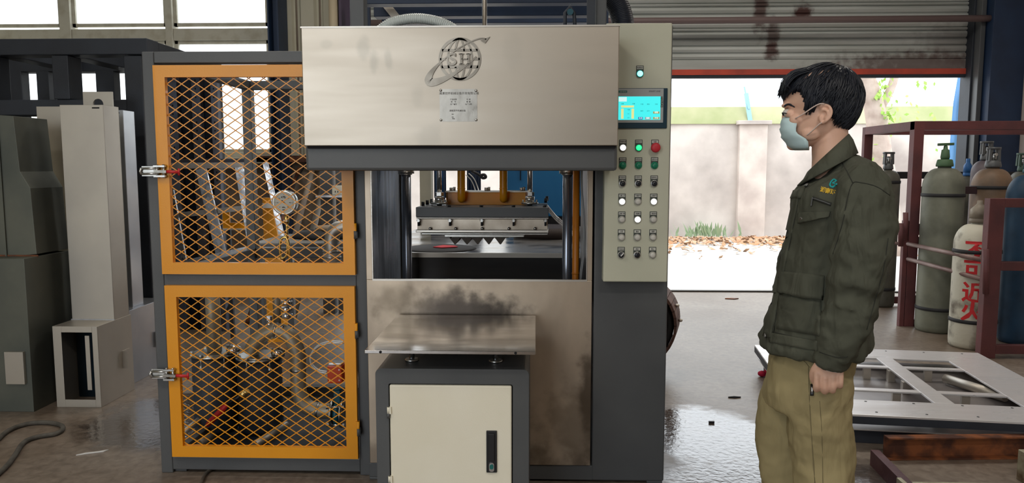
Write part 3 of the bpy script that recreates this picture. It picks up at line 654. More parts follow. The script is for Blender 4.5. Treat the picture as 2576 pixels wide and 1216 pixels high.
# emblem: globe with an orbiting swoosh and letters
Yf = 2.925; ec = at(1157, 149, Yf); k_ = (at(1210, 149, Yf).x-ec.x)/53.0
def E(u, v, d): return O(ec.x+(u-1157)*k_, Yf-d, ec.z-(v-149)*k_)
em = MB()
def strip(pts, ws, d=.0035, closed=False):
    n = len(pts); L = []; Rr = []
    for i, (x, y) in enumerate(pts):
        a = pts[(i-1) % n] if closed or i else pts[0]; b = pts[(i+1) % n] if closed or i < n-1 else pts[-1]
        dx, dy = b[0]-a[0], b[1]-a[1]; q = math.hypot(dx, dy) or 1; nx, ny = -dy/q, dx/q; wd_ = ws[i] if isinstance(ws, list) else ws
        L.append((x+nx*wd_/2, y+ny*wd_/2)); Rr.append((x-nx*wd_/2, y-ny*wd_/2))
    m = n if closed else n-1
    vs = [E(x, y, d) for x, y in L]+[E(x, y, d) for x, y in Rr]+[E(x, y, 0) for x, y in L]+[E(x, y, 0) for x, y in Rr]
    fs = []
    for i in range(m):
        j = (i+1) % n; fs += [(i, j, n+j, n+i), (2*n+i, i, j, 2*n+j)[::-1], (n+i, n+j, 3*n+j, 3*n+i)]
    if not closed: fs += [(0, n, 3*n, 2*n), (n-1, 2*n-1, 4*n-1, 3*n-1)]
    em.add(vs, fs)
gr_ = 50
strip([(1157+gr_*math.cos(2*PI*i/64), 149+gr_*math.sin(2*PI*i/64)) for i in range(64)], 7, closed=True)
def chord(y): return math.sqrt(max(gr_*gr_-(y-149)**2, 1))
for y, w_ in ((127, 6), (168, 7)): strip([(1157-chord(y), y), (1157+chord(y), y)], w_)
strip([(1107, 149), (1121, 149)], 6); strip([(1193, 149), (1207, 149)], 6)
for f_ in (-.62, -.24, .24, .62):
    top_ = [(1157+gr_*f_*math.sin(PI*i/24), 149-gr_*math.cos(PI*i/24)) for i in range(25)]
    strip(top_[:9], 5); strip(top_[15:], 5)
    strip(top_[8:16] if abs(f_) > .5 else top_[8:10], 4)
# swoosh: long inclined ellipse, thick at the lower end, tapering over the top with an arrow tip
sw = []; ww = []
for i in range(61):
    a = R(60+ i*5.0)  # sweep
    ex, ey = 88*math.cos(a), 23*math.sin(a); ro = R(-35)
    x = 1151+ex*math.cos(ro)-ey*math.sin(ro); y = 152+ex*math.sin(ro)+ey*math.cos(ro)
    sw.append((x, y)); dd = abs(((math.degrees(a)-175+180) % 360)-180)
    ww.append(3+21*max(0, 1-dd/75)**1.1+ (4*max(0, 1-abs(math.degrees(a)-110)/60)))
strip(sw, ww, d=.005)
tip = sw[-1]; em.prism([(tip[0]+10, tip[1]-7), (tip[0]-14, tip[1]+2), (tip[0]-2, tip[1]+9)], lambda a, b, d: E(a, b, d), .005, 0)
em.build('emblem', pm('polished_emblem', (.31, .28, .235), (.24, .215, .18), 20, .34, .42, metal=1), hd, label='raised globe emblem with a swoosh and letters')
for ch, u in (('S', 1138), ('H', 1170)):
    # serif letters cut from steel
    lt = MB()
    if ch == 'H':
        for dx in (-9, 9): strip_pts = [(u+dx, 136), (u+dx, 162)]; lt.prism([(u+dx-3.2, 136), (u+dx+3.2, 136), (u+dx+3.2, 162), (u+dx-3.2, 162)], E, .0075, 0); lt.prism([(u+dx-6.5, 135), (u+dx+6.5, 135), (u+dx+6.5, 137.6), (u+dx-6.5, 137.6)], E, .0075, 0); lt.prism([(u+dx-6.5, 160.4), (u+dx+6.5, 160.4), (u+dx+6.5, 163), (u+dx-6.5, 163)], E, .0075, 0)
        lt.prism([(u-8, 147.5), (u+8, 147.5), (u+8, 150.8), (u-8, 150.8)], E, .0075, 0)
    else:
        pts_ = spline([(u+8, 140, 0), (u+2, 136, 0), (u-6, 138, 0), (u-8, 143, 0), (u-2, 148, 0), (u+5, 151, 0), (u+8, 157, 0), (u+2, 162, 0), (u-5, 162, 0), (u-9, 157, 0)], 4)
        old = em; em = lt; strip([(p.x, p.y) for p in pts_], 5.2, d=.009); em = old
        lt.prism([(u+6, 135), (u+9, 135), (u+9, 143), (u+7.5, 143)], E, .0075, 0); lt.prism([(u-10, 155), (u-8.5, 155), (u-7, 163.5), (u-10, 163.5)], E, .0075, 0)
    lt.build('emblem_letter', pm('polished_emblem', (.6, .56, .5)), hd)
# nameplate with rivets and engraved lines
q0 = E(1105, 223, 0); q1 = E(1200, 304, 0)
np_ = MB().box(q0.x, q1.x, Yf-.0015, Yf, q1.z, q0.z).build('nameplate', pm('thin_plate', (.36, .34, .30), (.46, .44, .40), 14, .3, .4, metal=1, bump=.5, bscale=9), hd, label='riveted metal nameplate with faint engraving')
for (u, v) in ((1108, 226), (1197, 227), (1108, 300), (1197, 300)):
    p = E(u, v, .001); MB().lathe([(.0052, .0), (.0052, -.002), (.0035, -.0045), (.001, -.005)], p, axis='y', n=12).build('rivet', M_zinc, hd)
M_engr = pm('engraved_grey', (.13, .12, .11), rough=.5)
def pt(u, v): return E(u, v, .0022)
for (u, v, s, b) in ((1154, 234, .011, '湘潭双环机械设备开发有限公司'), (1140, 249, .0065, '产品名称'), (1140, 255, .0065, '型    号'), (1140, 261, .0065, '出厂编号'), (1178, 249, .0065, '功  率'), (1178, 255, .0065, '重  量'), (1178, 261, .0065, '出厂日期'), (1150, 277, .008, '湖南双环机械设备'), (1138, 286, .004, '地址:'), (1138, 293, .004, '电话:'), (1140, 297, .005, '邮编:')):
    text('engraving', b, s, M_engr, pt(u, v), hd)
# guide columns, flanged nuts
for u in (1023, 1427):
    Yq = 3.62; p = at(u, 560, Yq)
    MB().cyl((p.x, Yq, zr1), (p.x, Yq, 1.7), .0235, 24).build('guide_column', pm('column_chrome', (.30, .33, .39), rough=.24, metal=.75), press)
    zf = at(u, 437, Yq).z
    MB().lathe([(.040, zf), (.040, zf+.03)], (p.x, Yq, 0), n=24).lathe([(.030, zf-.006), (.03, zf)], (p.x, Yq, 0), n=24).build('flange_nut', M_zinc, press)
# platen
Y0p = 3.55; Y1p = 3.96
def PB(name, u0, v0, u1, v1, Ya, Yb, m, bv=.002, **k):
    a = rect(u0, v0, u1, v1, Ya); return MB().box(a[0], a[1], Ya, Yb, a[2], a[3]).build(name, m, press, bevel=bv, **k)
PB('platen', 1046, 522, 1380, 547, Y0p, Y1p, M_dark)
PB('mold_plate', 1047, 547.5, 1380, 551, Y0p, Y1p, M_steel)
PB('mold_box', 1050, 551, 1378, 579, Y0p+.02, Y1p-.02, pm('mold_steel', (.55, .49, .41), (.34, .28, .22), 7, .38, .5, metal=.85, lo=.4, hi=.7))
PB('mold_flange', 1046, 579, 1380, 586, Y0p, Y1p, M_steel)
PB('mold_plate', 1060, 587, 1378, 591, Y0p+.01, Y1p, M_zinc)
PB('mold_base', 1118, 591, 1318, 597, Y0p+.05, Y1p-.06, M_zinc)
PB('mold_base', 1136, 597, 1280, 599, Y0p+.05, Y1p-.06, M_zinc)
for i, u in enumerate((1136, 1166, 1193, 1221, 1250)):
    p = at(u+9, 598, Y0p+.08); h = .033; mt = MB(); wv = .026
    for j in range(5):
        y = p.y+j*.05; 
        mt.add([(p.x-wv, y-.022, p.z), (p.x+wv, y-.022, p.z), (p.x+wv, y+.022, p.z), (p.x-wv, y+.022, p.z), (p.x-.003, y-.003, p.z-h), (p.x+.003, y-.003, p.z-h), (p.x+.003, y+.003, p.z-h), (p.x-.003, y+.003, p.z-h)], [(0, 1, 2, 3), (4, 7, 6, 5), (0, 4, 5, 1), (1, 5, 6, 2), (2, 6, 7, 3), (3, 7, 4, 0)])
    mt.build('forming_tooth', pm('mesh_steel', (.15, .13, .11), rough=.6, metal=.3, bump=.8, bscale=300), press)
for u in (1053, 1132, 1212, 1292, 1372):
    p = at(u, 555, Y0p-.002)
    MB().lathe([(.008, -.012), (.008, .0)], (p.x, Y0p+.0, p.z), axis='y', n=6, smooth=False).lathe([(.0095, p.z-.003), (.0095, p.z+.004)], (p.x, Y0p-.006, 0), n=6, smooth=False).build('clamp_bolt', M_zinc, press)
    MB().box(p.x-.0045, p.x+.0045, Y0p-.01, Y0p+.016, p.z-.026, p.z-.004).build('clamp_slot', M_hole, press)
for u in (1082, 1146, 1213, 1280, 1346): 
    p = at(u, 577, Y0p+.006); MB().lathe([(.007, p.z-.002), (.007, p.z+.006), (.003, p.z+.01)], (p.x, Y0p+.006, 0), n=8).build('flange_bolt', M_zinc, press)
for u in (1132, 1212, 1292, 1370):
    p = at(u, 519, Y0p+.05); MB().lathe([(.009, p.z-.02), (.009, p.z+.006)], (p.x, Y0p+.02, 0), n=8).build('platen_bolt', M_black, press)
for u, v in ((1064, 512), (1075, 508), (1086, 505), (1373, 503), (1376, 498)):
    p = at(u, v, Y0p+.15+.08*((512-v)/7)); MB().cyl(p-O(0, 0, .015), p+O(0, 0, .008), .008, 8).build('platen_bolt', M_black, press)
oa = rect(1122, 484, 1323, 513, 3.80)
MB().box(oa[0], oa[1], 3.80, 3.93, oa[2]-.01, oa[3]).build('manifold', M_orange, press, bevel=.003, label='orange manifold block')
MB().box(oa[0]-.004, oa[1]+.004, 3.795, 3.935, oa[3], oa[3]+.006).build('manifold_lid', M_galv, press)
for u in (1160.5, 1266.5):
    P = [at(u, 400, 3.74), at(u, 470, 3.74), at(u, 488, 3.74), at(u, 500, 3.752)+O(0, .0, 0), at(u, 500, 3.80)+O(0, 0, 0)]
    MB().tube(spline(P, 5), .0195, 18).lathe([(.021, P[1].z-.012), (.021, P[1].z-.008)], (P[1].x, 3.74, 0), n=18).build('feed_pipe', M_orange, press, label='orange feed pipe')
for u in (1105, 1333):
    p = at(u, 470, 3.72)
    MB().cyl((p.x, 3.72, at(u, 517, 3.72).z), (p.x, 3.72, 1.7), .0125, 16).build('pull_rod', M_chrome, press)
    zf = at(u, 512, 3.72).z
    MB().lathe([(.042, zf-.004), (.042, zf+.006)], (p.x, 3.72, 0), n=20).lathe([(.022, zf+.006), (.024, zf+.034)], (p.x, 3.72, 0), n=16).lathe([(.022, zf+.038), (.022, zf+.056)], (p.x, 3.72, 0), n=6, smooth=False).build('rod_flange', M_zinc, press)
    for k in range(6):
        a = k*PI/3; MB().cyl((p.x+math.cos(a)*.034, 3.72+math.sin(a)*.034, zf+.0), (p.x+math.cos(a)*.034, 3.72+math.sin(a)*.034, zf+.018), .005, 6).build('flange_screw', M_zinc, press)
for u in (1135, 1223, 1312):
    p = at(u, 480, 3.86); MB().cyl((p.x, 3.86, p.z-.005), (p.x, 3.86, p.z+.016), .009, 10).build('lid_bolt', M_zinc, press)
    MB().cyl((p.x+.012, 3.9, p.z-.005), (p.x+.012, 3.9, p.z+.018), .007, 10).build('lid_bolt', M_zinc, press)
# orange riser and hoses at the far side of the bay
p = at(1449, 560, 3.5)
MB().cyl((p.x, 3.5, zr1+.05), (p.x, 3.5, 1.6), .0165, 16).lathe([(.018, at(1449, 690, 3.5).z), (.018, at(1449, 686, 3.5).z)], (p.x, 3.5, 0), n=16).build('riser_pipe', pm('orange_pipe', (.62, .20, .012), rough=.45), press, label='orange riser pipe')
for k in range(2):
    P = [at(1462+k*3, 400, 3.42), at(1462+k*2, 470, 3.42), at(1468+k*2, 560, 3.42), at(1466+k*3, 640, 3.42), at(1460+k*3, 690, 3.42), at(1462, 730, 3.42)]
    MB().tube(spline(P, 4), .0035, 8).build('air_line', pm('grey_line', (.3, .3, .3), rough=.4), press)
# top structure over the hood
p = at(896, 30, 3.45); tpst = MB()
MB().box(at(880, 30, 3.45).x, at(916, 30, 3.45).x, 3.45, 3.52, 2.0, 2.75).build('top_post', M_dark, press, bevel=.004)
MB().box(at(1500, 30, 3.45).x, at(1526, 30, 3.45).x, 3.45, 3.52, 2.0, 2.75).build('top_post', M_dark, press, bevel=.004)
MB().box(at(880, 30, 3.45).x, at(1526, 30, 3.45).x, 3.45, 3.52, 2.75, 2.83).build('top_beam', M_dark, press, bevel=.004)
p = at(1219, 30, 3.4); MB().cyl((p.x, 3.4, hz1-.01), (p.x, 3.4, 2.76), .0105, 14).build('top_rod', M_chrome, press)
pg = at(1434, 32, 3.42)
MB().tube([(pg.x-.022, 3.42, hz1-.02), (pg.x-.022, 3.42, pg.z-.0), (pg.x, 3.42, pg.z+.026), (pg.x+.018, 3.42, pg.z), (pg.x+.03, 3.42, hz1-.02)], .0085, 10).build('bracket', M_darker, press)
MB().lathe([(.014, -.02), (.014, -.01), (.009, -.01)], (pg.x, 3.42, pg.z), axis='y', n=16).build('bolt', M_teal, press)
MB().box(at(1495, 30, 3.4).x-.03, at(1500, 30, 3.4).x-.004, 3.42, 3.45, 2.0, 2.3).build('bracket', M_darker, press)
# ribbed hoses over the hood
def ribbed(pts, r, rib, amp, m, name, lab):
    sp_ = spline(pts, 10); L = 0; out = []; rs = []
    segs = []
    for a, b in zip(sp_, sp_[1:]): segs.append(((b-a).length, a, b))
    tot = sum(s[0] for s in segs); n = int(tot/rib*4); j = 0; acc = 0
    for i in range(n+1):
        d = tot*i/n
        while j < len(segs)-1 and acc+segs[j][0] < d: acc += segs[j][0]; j += 1
        t_ = (d-acc)/segs[j][0]; out.append(segs[j][1]+(segs[j][2]-segs[j][1])*t_); rs.append(r+amp*(1 if i % 4 in (0, 1) else -1))
    return tag(MB().tube(out, rs, 18).build(name, m), lab, 'hose')
P = [at(u, v, 3.55) for u, v in ((925, 140), (945, 90), (975, 63), (1010, 51), (1048, 47), (1085, 51), (1120, 62), (1150, 82), (1170, 120))]
ribbed(P, .024, .009, .0014, pm('clear_ribbed', (.66, .72, .70), rough=.25, coat=.5), 'ribbed_hose', 'translucent white ribbed hose arching over the steel hood')
P = [at(u, v, 3.65) for u, v in ((1440, -150), (1500, -60), (1545, 0), (1562, 35), (1568, 75), (1566, 120))]
ribbed(P, .052, .008, .0016, pm('dark_duct', (.02, .026, .04), rough=.35), 'ribbed_hose', 'thick black ribbed hose beside the post on the press top')
# overhead dark beams beyond the press
ov = thing('overhead_frame', 'dark navy steel beam frame seen above the press hood', 'frame', at(1200, 40, 6.0))
for (u0, v0, u1, v1, Y) in ((915, -40, 1505, 8, 5.6), (940, 14, 1505, 40, 6.0), (960, 46, 1500, 58, 6.4), (900, -60, 1500, -30, 6.4)):
    a = rect(u0, v0, u1, v1, Y); MB().box(a[0], a[1], Y, Y+.12, a[2], a[3]).build('beam', M_navy, ov, bevel=.004)
a = at(930, -40, 6.0); b = at(1010, 60, 6.0); MB().bar(a, b, .03, .06).build('brace', M_galv, ov)
for u in (908, 1515): 
    a = at(u, 30, 6.1); MB().box(a.x-.05, a.x+.05, 6.1, 6.2, 0, 3.2).build('upright', M_navy, ov)
x_ = at(908, 30, 6.1).x; x2_ = at(1515, 30, 6.1).x
MB().box(x_-.05, x_-.03, 5.6, 6.6, 2.2, 3.2).build('side_plate', pm('plum_plate', s2l(62, 48, 70), rough=.6), ov)

# ------------------------------------------------------------------ CONTROL BOX
YP = 3.185
px0, px1, pz0, pz1 = rect(1521, 58, 1685, 710, YP)
cb = thing('control_box', 'tall cream control box with touch screen and rows of push buttons', 'control box', ((px0+px1)/2, YP, pz0))
MB().box(px0, px1, YP, YM-.001, pz0, pz1).build('enclosure', M_cream, cb, bevel=.005)
def P2(u, v, d=0): q = at(u, v, YP); return O(q.x, YP-d, q.z)
M_plate = pm('label_holder', (.05, .06, .05), rough=.5); M_lab = pm('label_white', (.62, .62, .56), rough=.5)
def button(u, v, kind, lab):
    t_ = thing('push_button', lab, 'button', P2(u, v)); del t_['category']; 
    par(t_, cb)
    return t_
def bput(u, v, kind, words):
    c = P2(u, v); s = .0016
    lp = MB().box(c.x-.0155, c.x+.0155, YP-.0025, YP, c.z-.004, c.z+.034).build('label_holder', M_plate, cb, bevel=.001)
    MB().box(c.x-.0128, c.x+.0128, YP-.0032, YP-.002, c.z+.0195, c.z+.031).build('label_strip', M_lab, lp)
    text('lettering', words, .0085, M_hole, (c.x, YP-.0034, c.z+.0245), lp, sx=.75)
    col = {'g': 'green', 'G': 'lit green', 'w': 'grey', 'W': 'lit white', 'k': 'black', 's': 'black selector', 'r': 'red', 'T': 'lit turquoise'}[kind]
    if kind == 'r':
        b = MB().lathe([(.010, 0), (.011, -.014), (.0195, -.018), (.0205, -.023), (.0195, -.029), (.014, -.033), (.004, -.034)], c, axis='y', n=32).build('stop_button', pm('stop_red', (.62, .03, .045), rough=.5), cb, label='red mushroom emergency stop button')
        return
    rim = pm('bezel_grey', (.55, .54, .50), rough=.35, metal=.5) if kind in 'wWks' else pm('green_rim', (.02, .30, .16), rough=.4)
    if kind == 'T': rim = pm('teal_rim', (.0, .36, .32), rough=.4)
    MB().lathe([(.0152, 0), (.0155, -.004), (.0145, -.008), (.0125, -.009), (.012, -.006)], c, axis='y', n=28).build('bezel', rim, cb)
    mats = {'g': pm('green_cap', (.01, .22, .12), rough=.35), 'G': pm('green_lit', (.1, .8, .4), rough=.4, emit=(.02, 1, .35), emits=.9), 'w': pm('cap_grey', (.66, .64, .58), rough=.4),
            'W': pm('white_lit', (.9, .9, .95), rough=.4, emit=(.95, .97, 1), emits=1.6), 'k': pm('cap_black', (.015, .017, .022), rough=.35), 's': pm('cap_black', (.015, .017, .022)), 'T': pm('teal_lit', (.4, .95, .95), rough=.4, emit=(.35, 1, .95), emits=1.4)}
    cap = MB().lathe([(.0118, -.004), (.0118, -.011), (.010, -.0135), (.003, -.0145)], c, axis='y', n=28).build('button_cap', mats[kind], cb, label=col+' button cap')
    if kind == 's':
        MB().bar(c+O(-.003, -.017, -.004), c+O(.009, -.017, .010), .004, .007, up=(0, 1, 0)).build('selector_pointer', M_white, cap)
    if kind in 'k':
        MB().lathe([(.0132, -.0085), (.0132, -.0105), (.0122, -.0105)], c, axis='y', n=28).build('cap_ring', M_chrome, cap)
rows_ = [(372, 'WGr'), (416.5, 'ggg'), (462, 'kkk'), (507.5, 'WwW'), (552.5, 'wWw'), (597.5, 'www'), (641.5, 'skw')]
wds = [('控制电源', '设备运行', '急停'), ('真空泵启动', '水泵启动', '油泵启动'), ('真空泵停止', '水泵停止', '油泵停止'), ('上模上升', '下模吹气', '上模吹气'), ('上模下降', '下模真空', '下模清洗'), ('注浆', '排水', '搅拌'), ('手动自动', '启动', '停止')]
for r_, (v, ks) in enumerate(rows_):
    for c_, k in enumerate(ks):
        u = (1566.8, 1606.6, 1647.2)[c_]-(r_*(.75, .75, 1.0)[c_]); bput(u, v, k, wds[r_][c_])
bput(1609.5, 186, 'T', '电源指示')
# touch screen
s0 = P2(1533, 222.5); s1 = P2(1677, 323.5)
hm = MB().box(s0.x, s1.x, YP-.008, YP, s1.z, s0.z).build('touch_screen', pm('screen_bezel', (.012, .045, .07), rough=.35), cb, bevel=.003, label='touch screen with turquoise display')
def SB(name, u0, v0, u1, v1, d0, d1, m, par_=None):
    a = P2(u0, v0); b = P2(u1, v1); return MB().box(a.x, b.x, YP-d1, YP-d0, b.z, a.z).build(name, m, par_ or hm)
SB('screen_face', 1540, 224, 1667, 309, .007, .0088, pm('screen_face', (.45, .47, .46), rough=.4))
M_scr = pm('screen_glow', (.02, .3, .3), rough=.2, emit=(.07, .86, .86), emits=.95)
SB('screen_display', 1541, 243.5, 1660, 302, .0088, .0092, M_scr)
Y_ = pm('screen_yellow', (.5, .5, .2), rough=.4, emit=(.78, .80, .32), emits=.85)
for q in ((1562, 266, 1594, 271), (1562, 274, 1568, 299), (1588, 274, 1594, 299)): SB('screen_graphic', *q, .0092, .0094, Y_)
SB('screen_graphic', 1556, 245, 1576, 256, .0092, .0094, pm('screen_pale', (.5, .7, .7), rough=.4, emit=(.6, .88, .86), emits=.9))
SB('screen_graphic', 1605, 295, 1616, 301, .0092, .0094, pm('screen_blue', (.01, .06, .2), rough=.4, emit=(.0, .08, .3), emits=.8))
SB('screen_graphic', 1622, 295, 1636, 301, .0092, .0094, pm('screen_greybutton', (.2, .25, .25), rough=.4, emit=(.25, .36, .38), emits=.8))
for v in (281, 295): SB('screen_graphic', 1642, v, 1658, v+5.5, .0092, .0094, pm('screen_olive', (.2, .2, .1), rough=.4, emit=(.32, .36, .14), emits=.8))
M_sw = pm('screen_white', (.8, .8, .8), rough=.4, emit=(.8, .95, .9), emits=.9); M_st = pm('screen_dark', (.01, .1, .1), rough=.4, emit=(.0, .3, .3), emits=.5)
for u, v, b in ((1610.5, 298, '系统'), (1629, 298, '模数'), (1650, 283.5, '报警'), (1650, 297.5, '手动')): text('screen_lettering', b, .0075, M_sw, P2(u, v, .0097), hm)
for u, v, b in ((1565, 262, '合模'), (1593, 262, '开模'), (1580, 277, '下模'), (1580, 287, '0.0'), (1580, 297, '0.0'), (1614, 263, '升温'), (1630, 263, '保压'), (1650, 263, '冷却'), (1614, 280, '真空'), (1630, 280, '压力')): text('screen_lettering', b, .006, M_st, P2(u, v, .0097), hm)
SB('logo_badge', 1541, 228.5, 1577, 234, .0088, .0092, pm('badge_green', (.02, .17, .15), rough=.5))
text('lettering', 'SIEMENS', .0075, M_lab, P2(1567, 231.5, .0094), hm)
text('lettering', 'SMART LINE', .0105, pm('print_grey', (.17, .18, .18), rough=.5), P2(1646, 230.5, .0094), hm, sx=.85)
SB('touch_strip', 1661, 244, 1667, 271, .0088, .0091, M_plate)
text('lettering', 'TOUCH', .012, M_lab, P2(1664, 257.5, .0094), hm, roll=-90)

# ------------------------------------------------------------------ TRAY CABINET
YT = 2.66
tx0 = at(946, 1060, YT).x; tx1 = at(1331, 1060, YT).x; tz = at(1140, 929, YT).z; YTB = 3.12
tc_ = thing('tray_cabinet', 'dark grey pedestal cabinet with ivory door under the steel tray', 'cabinet', ((tx0+tx1)/2, YT, 0))
dx0, dx1, dz0, dz1 = rect(982, 970, 1287, 1216, YT); dz0 = .12
bd = MB(); bd.box(tx0, dx0-.004, YT, YTB, 0.02, tz).box(dx1+.004, tx1, YT, YTB, .02, tz).box(dx0-.004, dx1+.004, YT, YTB, dz1+.004, tz).box(dx0-.004, dx1+.004, YT, YTB, .02, dz0-.004).box(dx0-.004, dx1+.004, YT+.03, YTB, dz0-.004, dz1+.004)
M_bev = pm('dark_grey_paint', (0, 0, 0))
# rounded shell: front frame outline with rounded top corners
def rr2(x0, x1, z0, z1, r, n=6):
    o = []
    for (cx_, cz_, a0_) in ((x1-r, z1-r, 0), (x0+r, z1-r, 90), (x0+r, z0+r, 180), (x1-r, z0+r, 270)):
        for k in range(n+1): a = R(a0_+90*k/n); o.append((cx_+r*math.cos(a), cz_+r*math.sin(a)))
    return o
outer = rr2(tx0, tx1, .02, tz, .022); inner = rr2(dx0-.004, dx1+.004, dz0-.004, dz1+.004, .008)
n = len(outer); sh_ = MB()
vs_ = [O(a, YT, b) for a, b in outer]+[O(a, YT, b) for a, b in inner]+[O(a, YTB, b) for a, b in outer]+[O(a, YT+.03, b) for a, b in inner]
fs_ = []
for k in range(n):
    j = (k+1) % n; fs_ += [(k, j, n+j, n+k), (k, 2*n+k, 2*n+j, j), (n+k, n+j, 3*n+j, 3*n+k)]
fs_ += [tuple(3*n+k for k in range(n)), tuple(2*n+k for k in range(n))]
sh_.add(vs_, fs_); sh_.build('body', M_dark, tc_, bevel=.002)
MB().box(tx0+.03, tx1-.03, YT+.03, YTB-.03, 0, .02).build('plinth', M_black, tc_)
dr = MB().box(dx0, dx1, YT-.004, YT+.016, dz0, dz1).build('door', M_ivory, tc_, bevel=.005, label='ivory sheet steel door')
for v in (1032, 1205):
    z = at(980, v, YT).z; MB().box(dx0-.008, dx0+.006, YT-.012, YT-.003, z-.012, z+.014).cyl((dx0-.004, YT-.009, z-.010), (dx0-.004, YT-.009, z+.014), .005, 10).build('hinge', M_ivory, dr)
    MB().cyl((dx0-.004, YT-.009, z-.028), (dx0-.004, YT-.009, z-.010), .0055, 10).build('hinge_pin', M_dark, dr)
h0, h1, hz0_, hz1_ = rect(1223.5, 1085, 1250, 1190, YT-.01)
ho = MB().box(h0, h1, YT-.011, YT-.003, hz0_, hz1_).build('swing_handle', M_black, dr, bevel=.002, label='black recessed swing handle with lock')
MB().box(h0+.008, h1-.008, YT-.0155, YT-.011, hz0_+.045, hz1_-.01).build('lever', M_black, dr, bevel=.004)
hc = (h0+h1)/2
MB().prism(rr2(hc-.0095, hc+.0095, hz0_+.006, hz0_+.040, .008), lambda a, b, d: O(a, d, b), YT-.0165, YT-.011).build('lock', M_chrome, dr)
MB().prism(rr2(hc-.007, hc+.007, hz0_+.016, hz0_+.034, .006), lambda a, b, d: O(a, d, b), YT-.0185, YT-.0165).build('key_cylinder', pm('teal_lock', (.03, .2, .18), rough=.4, metal=.5), dr)
# tray on four posts
yz = .772; f0 = atz(917, 880, yz); f1 = atz(1347.5, 887, yz); ty0 = (f0.y+f1.y)/2; ty1 = YM-.03
b0 = at(988, 801, ty1); 
tray = thing('steel_tray', 'flat brushed steel tray plate raised on short posts', 'tray', ((f0.x+f1.x)/2, ty0, yz-.05))
x0_, x1_ = at(917, 879, ty0).x, at(1347.5, 885, ty0).x
trp = at(1140, 805, ty1)
M_tray = pm('tray_steel', (.66, .65, .64), (.44, .41, .38), 5, .10, .22, metal=1, bump=.03, bscale=20, lo=.35, hi=.7, stretch=(1, 2, 1))
MB().box(x0_, x1_, ty0, ty1, yz-.012, yz).build('plate', M_tray, tray, bevel=.0015)
for u in (957, 1297):
    p = at(u, 882, ty0); MB().lathe([(.005, -.0015), (.005, .001)], (p.x, ty0, yz-.006), axis='y', n=12).lathe([(.002, -.002), (.002, .001)], (p.x, ty0, yz-.006), axis='y', n=6).build('edge_screw', M_hole, tray)
for (u, v) in ((1036, 908), (1247, 911)):
    p = atz(u, v, tz)
    for y in (p.y, YTB-.07):
        MB().cyl((p.x, y, tz+.008), (p.x, y, yz-.012), .0105, 16).build('post', M_chrome, tray)
        MB().lathe([(.026, tz), (.026, tz+.006), (.024, tz+.009)], (p.x, y, 0), n=24).build('post_flange', M_zinc, tray)
#@@REST
# ------------------------------------------------------------------ LEFT OF THE PRESS: sheet-metal chutes
def chute(label, ub0, ub1, vbt, vbb, Yf, uu0, uu1, vut, dyu0, dyu1, mats, depth=.40, tab=None, group='galvanised chutes'):
    """ub*: base front width, Yf: front plane; upper duct set back dyu0..dyu1"""
    x0, x1, _, _ = rect(ub0, vbt, ub1, vbb, Yf); zb = at((ub0+ub1)/2, vbt, Yf).z
    t_ = thing('metal_chute', label, 'chute', ((x0+x1)/2, Yf+depth/2, 0), group=None)
    b = MB(); e = .052; th = .004
    for q in ((x0, x0+e, 0, zb), (x1-e*.62, x1, 0, zb), (x0+e, x1-e*.62, zb-e*.7, zb), (x0+e, x1-e*.62, 0, e*.9)): b.box(q[0], q[1], Yf, Yf+th, q[2], q[3])
    b.box(x0, x0+th, Yf+th, Yf+depth, 0, zb).box(x1-th, x1, Yf+th, Yf+depth, 0, zb).box(x0+th, x1-th, Yf+depth-th, Yf+depth, 0, zb)
    b.box(x0+th, x1-th, Yf+th, Yf+depth-th, zb-th, zb)
    B = b.build('base_box', mats, t_, bevel=.0015)
    MB().box(x1-e*1.7, x1-e*1.2, Yf+.02, Yf+.026, .1, zb-.06).build('inner_flange', mats, B)
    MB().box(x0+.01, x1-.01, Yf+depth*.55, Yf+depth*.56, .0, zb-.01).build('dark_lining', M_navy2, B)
    xa, xb, _, _ = rect(uu0, vut, uu1, vut+2, Yf+dyu0); xb2 = xb
    xa = at(uu0, 540, Yf+dyu0).x; xb = at(uu1, 540, Yf+dyu0).x
    zt = at((uu0+uu1)/2, vut, Yf+dyu0).z
    u = MB(); y0, y1 = Yf+dyu0, Yf+dyu1
    u.box(xa, xb, y0, y0+th, zb, zt).box(xa, xb, y1-th, y1, zb, zt).box(xa, xa+th, y0+th, y1-th, zb, zt).box(xb-th, xb, y0+th, y1-th, zb, zt-.0)
    U = u.build('duct', mats, t_, bevel=.0015)
    MB().box(xa-.004, xb+.004, y0-.006, y0, zb, zb+.006).build('weld_seam', M_alum, t_)
    MB().box((xa+xb)/2+(xb-xa)*.25, (xa+xb)/2+(xb-xa)*.42, y0-.001, y0+.002, zt-.022, zt-.014).build('slot', M_hole, U)
    if tab:
        for (yy, zz_) in tab:
            MB().box(x1, x1+.004, yy-.03, yy+.05, zz_-.05, zz_+.06).box(x1+.004, x1+.03, yy-.03, yy-.026, zz_-.05, zz_+.06).build('bracket', mats, t_)
    return t_
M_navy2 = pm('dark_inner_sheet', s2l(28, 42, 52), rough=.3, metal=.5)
M_g2 = pm('bluish_sheet', (.50, .52, .55), (.42, .44, .48), 3, .30, .42, metal=.9, bump=.06, bscale=20)
chute('nearest galvanised sheet chute with open framed base and tall narrow duct', 138, 250, 822, 1052, 4.22, 166, 273, 264, .19, .36, M_galv, depth=.37, tab=((4.5, .22),))
chute('galvanised chute partly hidden behind the left edge of the nearest chute', 97, 205, 785, 995, 4.66, 108, 210, 268, .16, .34, M_galv, depth=.36)
chute('galvanised chute close behind the nearest one, beside the grey cabinet post', 212, 322, 785, 1000, 4.66, 214, 322, 277, .16, .30, M_g2, depth=.52, tab=((5.05, .22),))
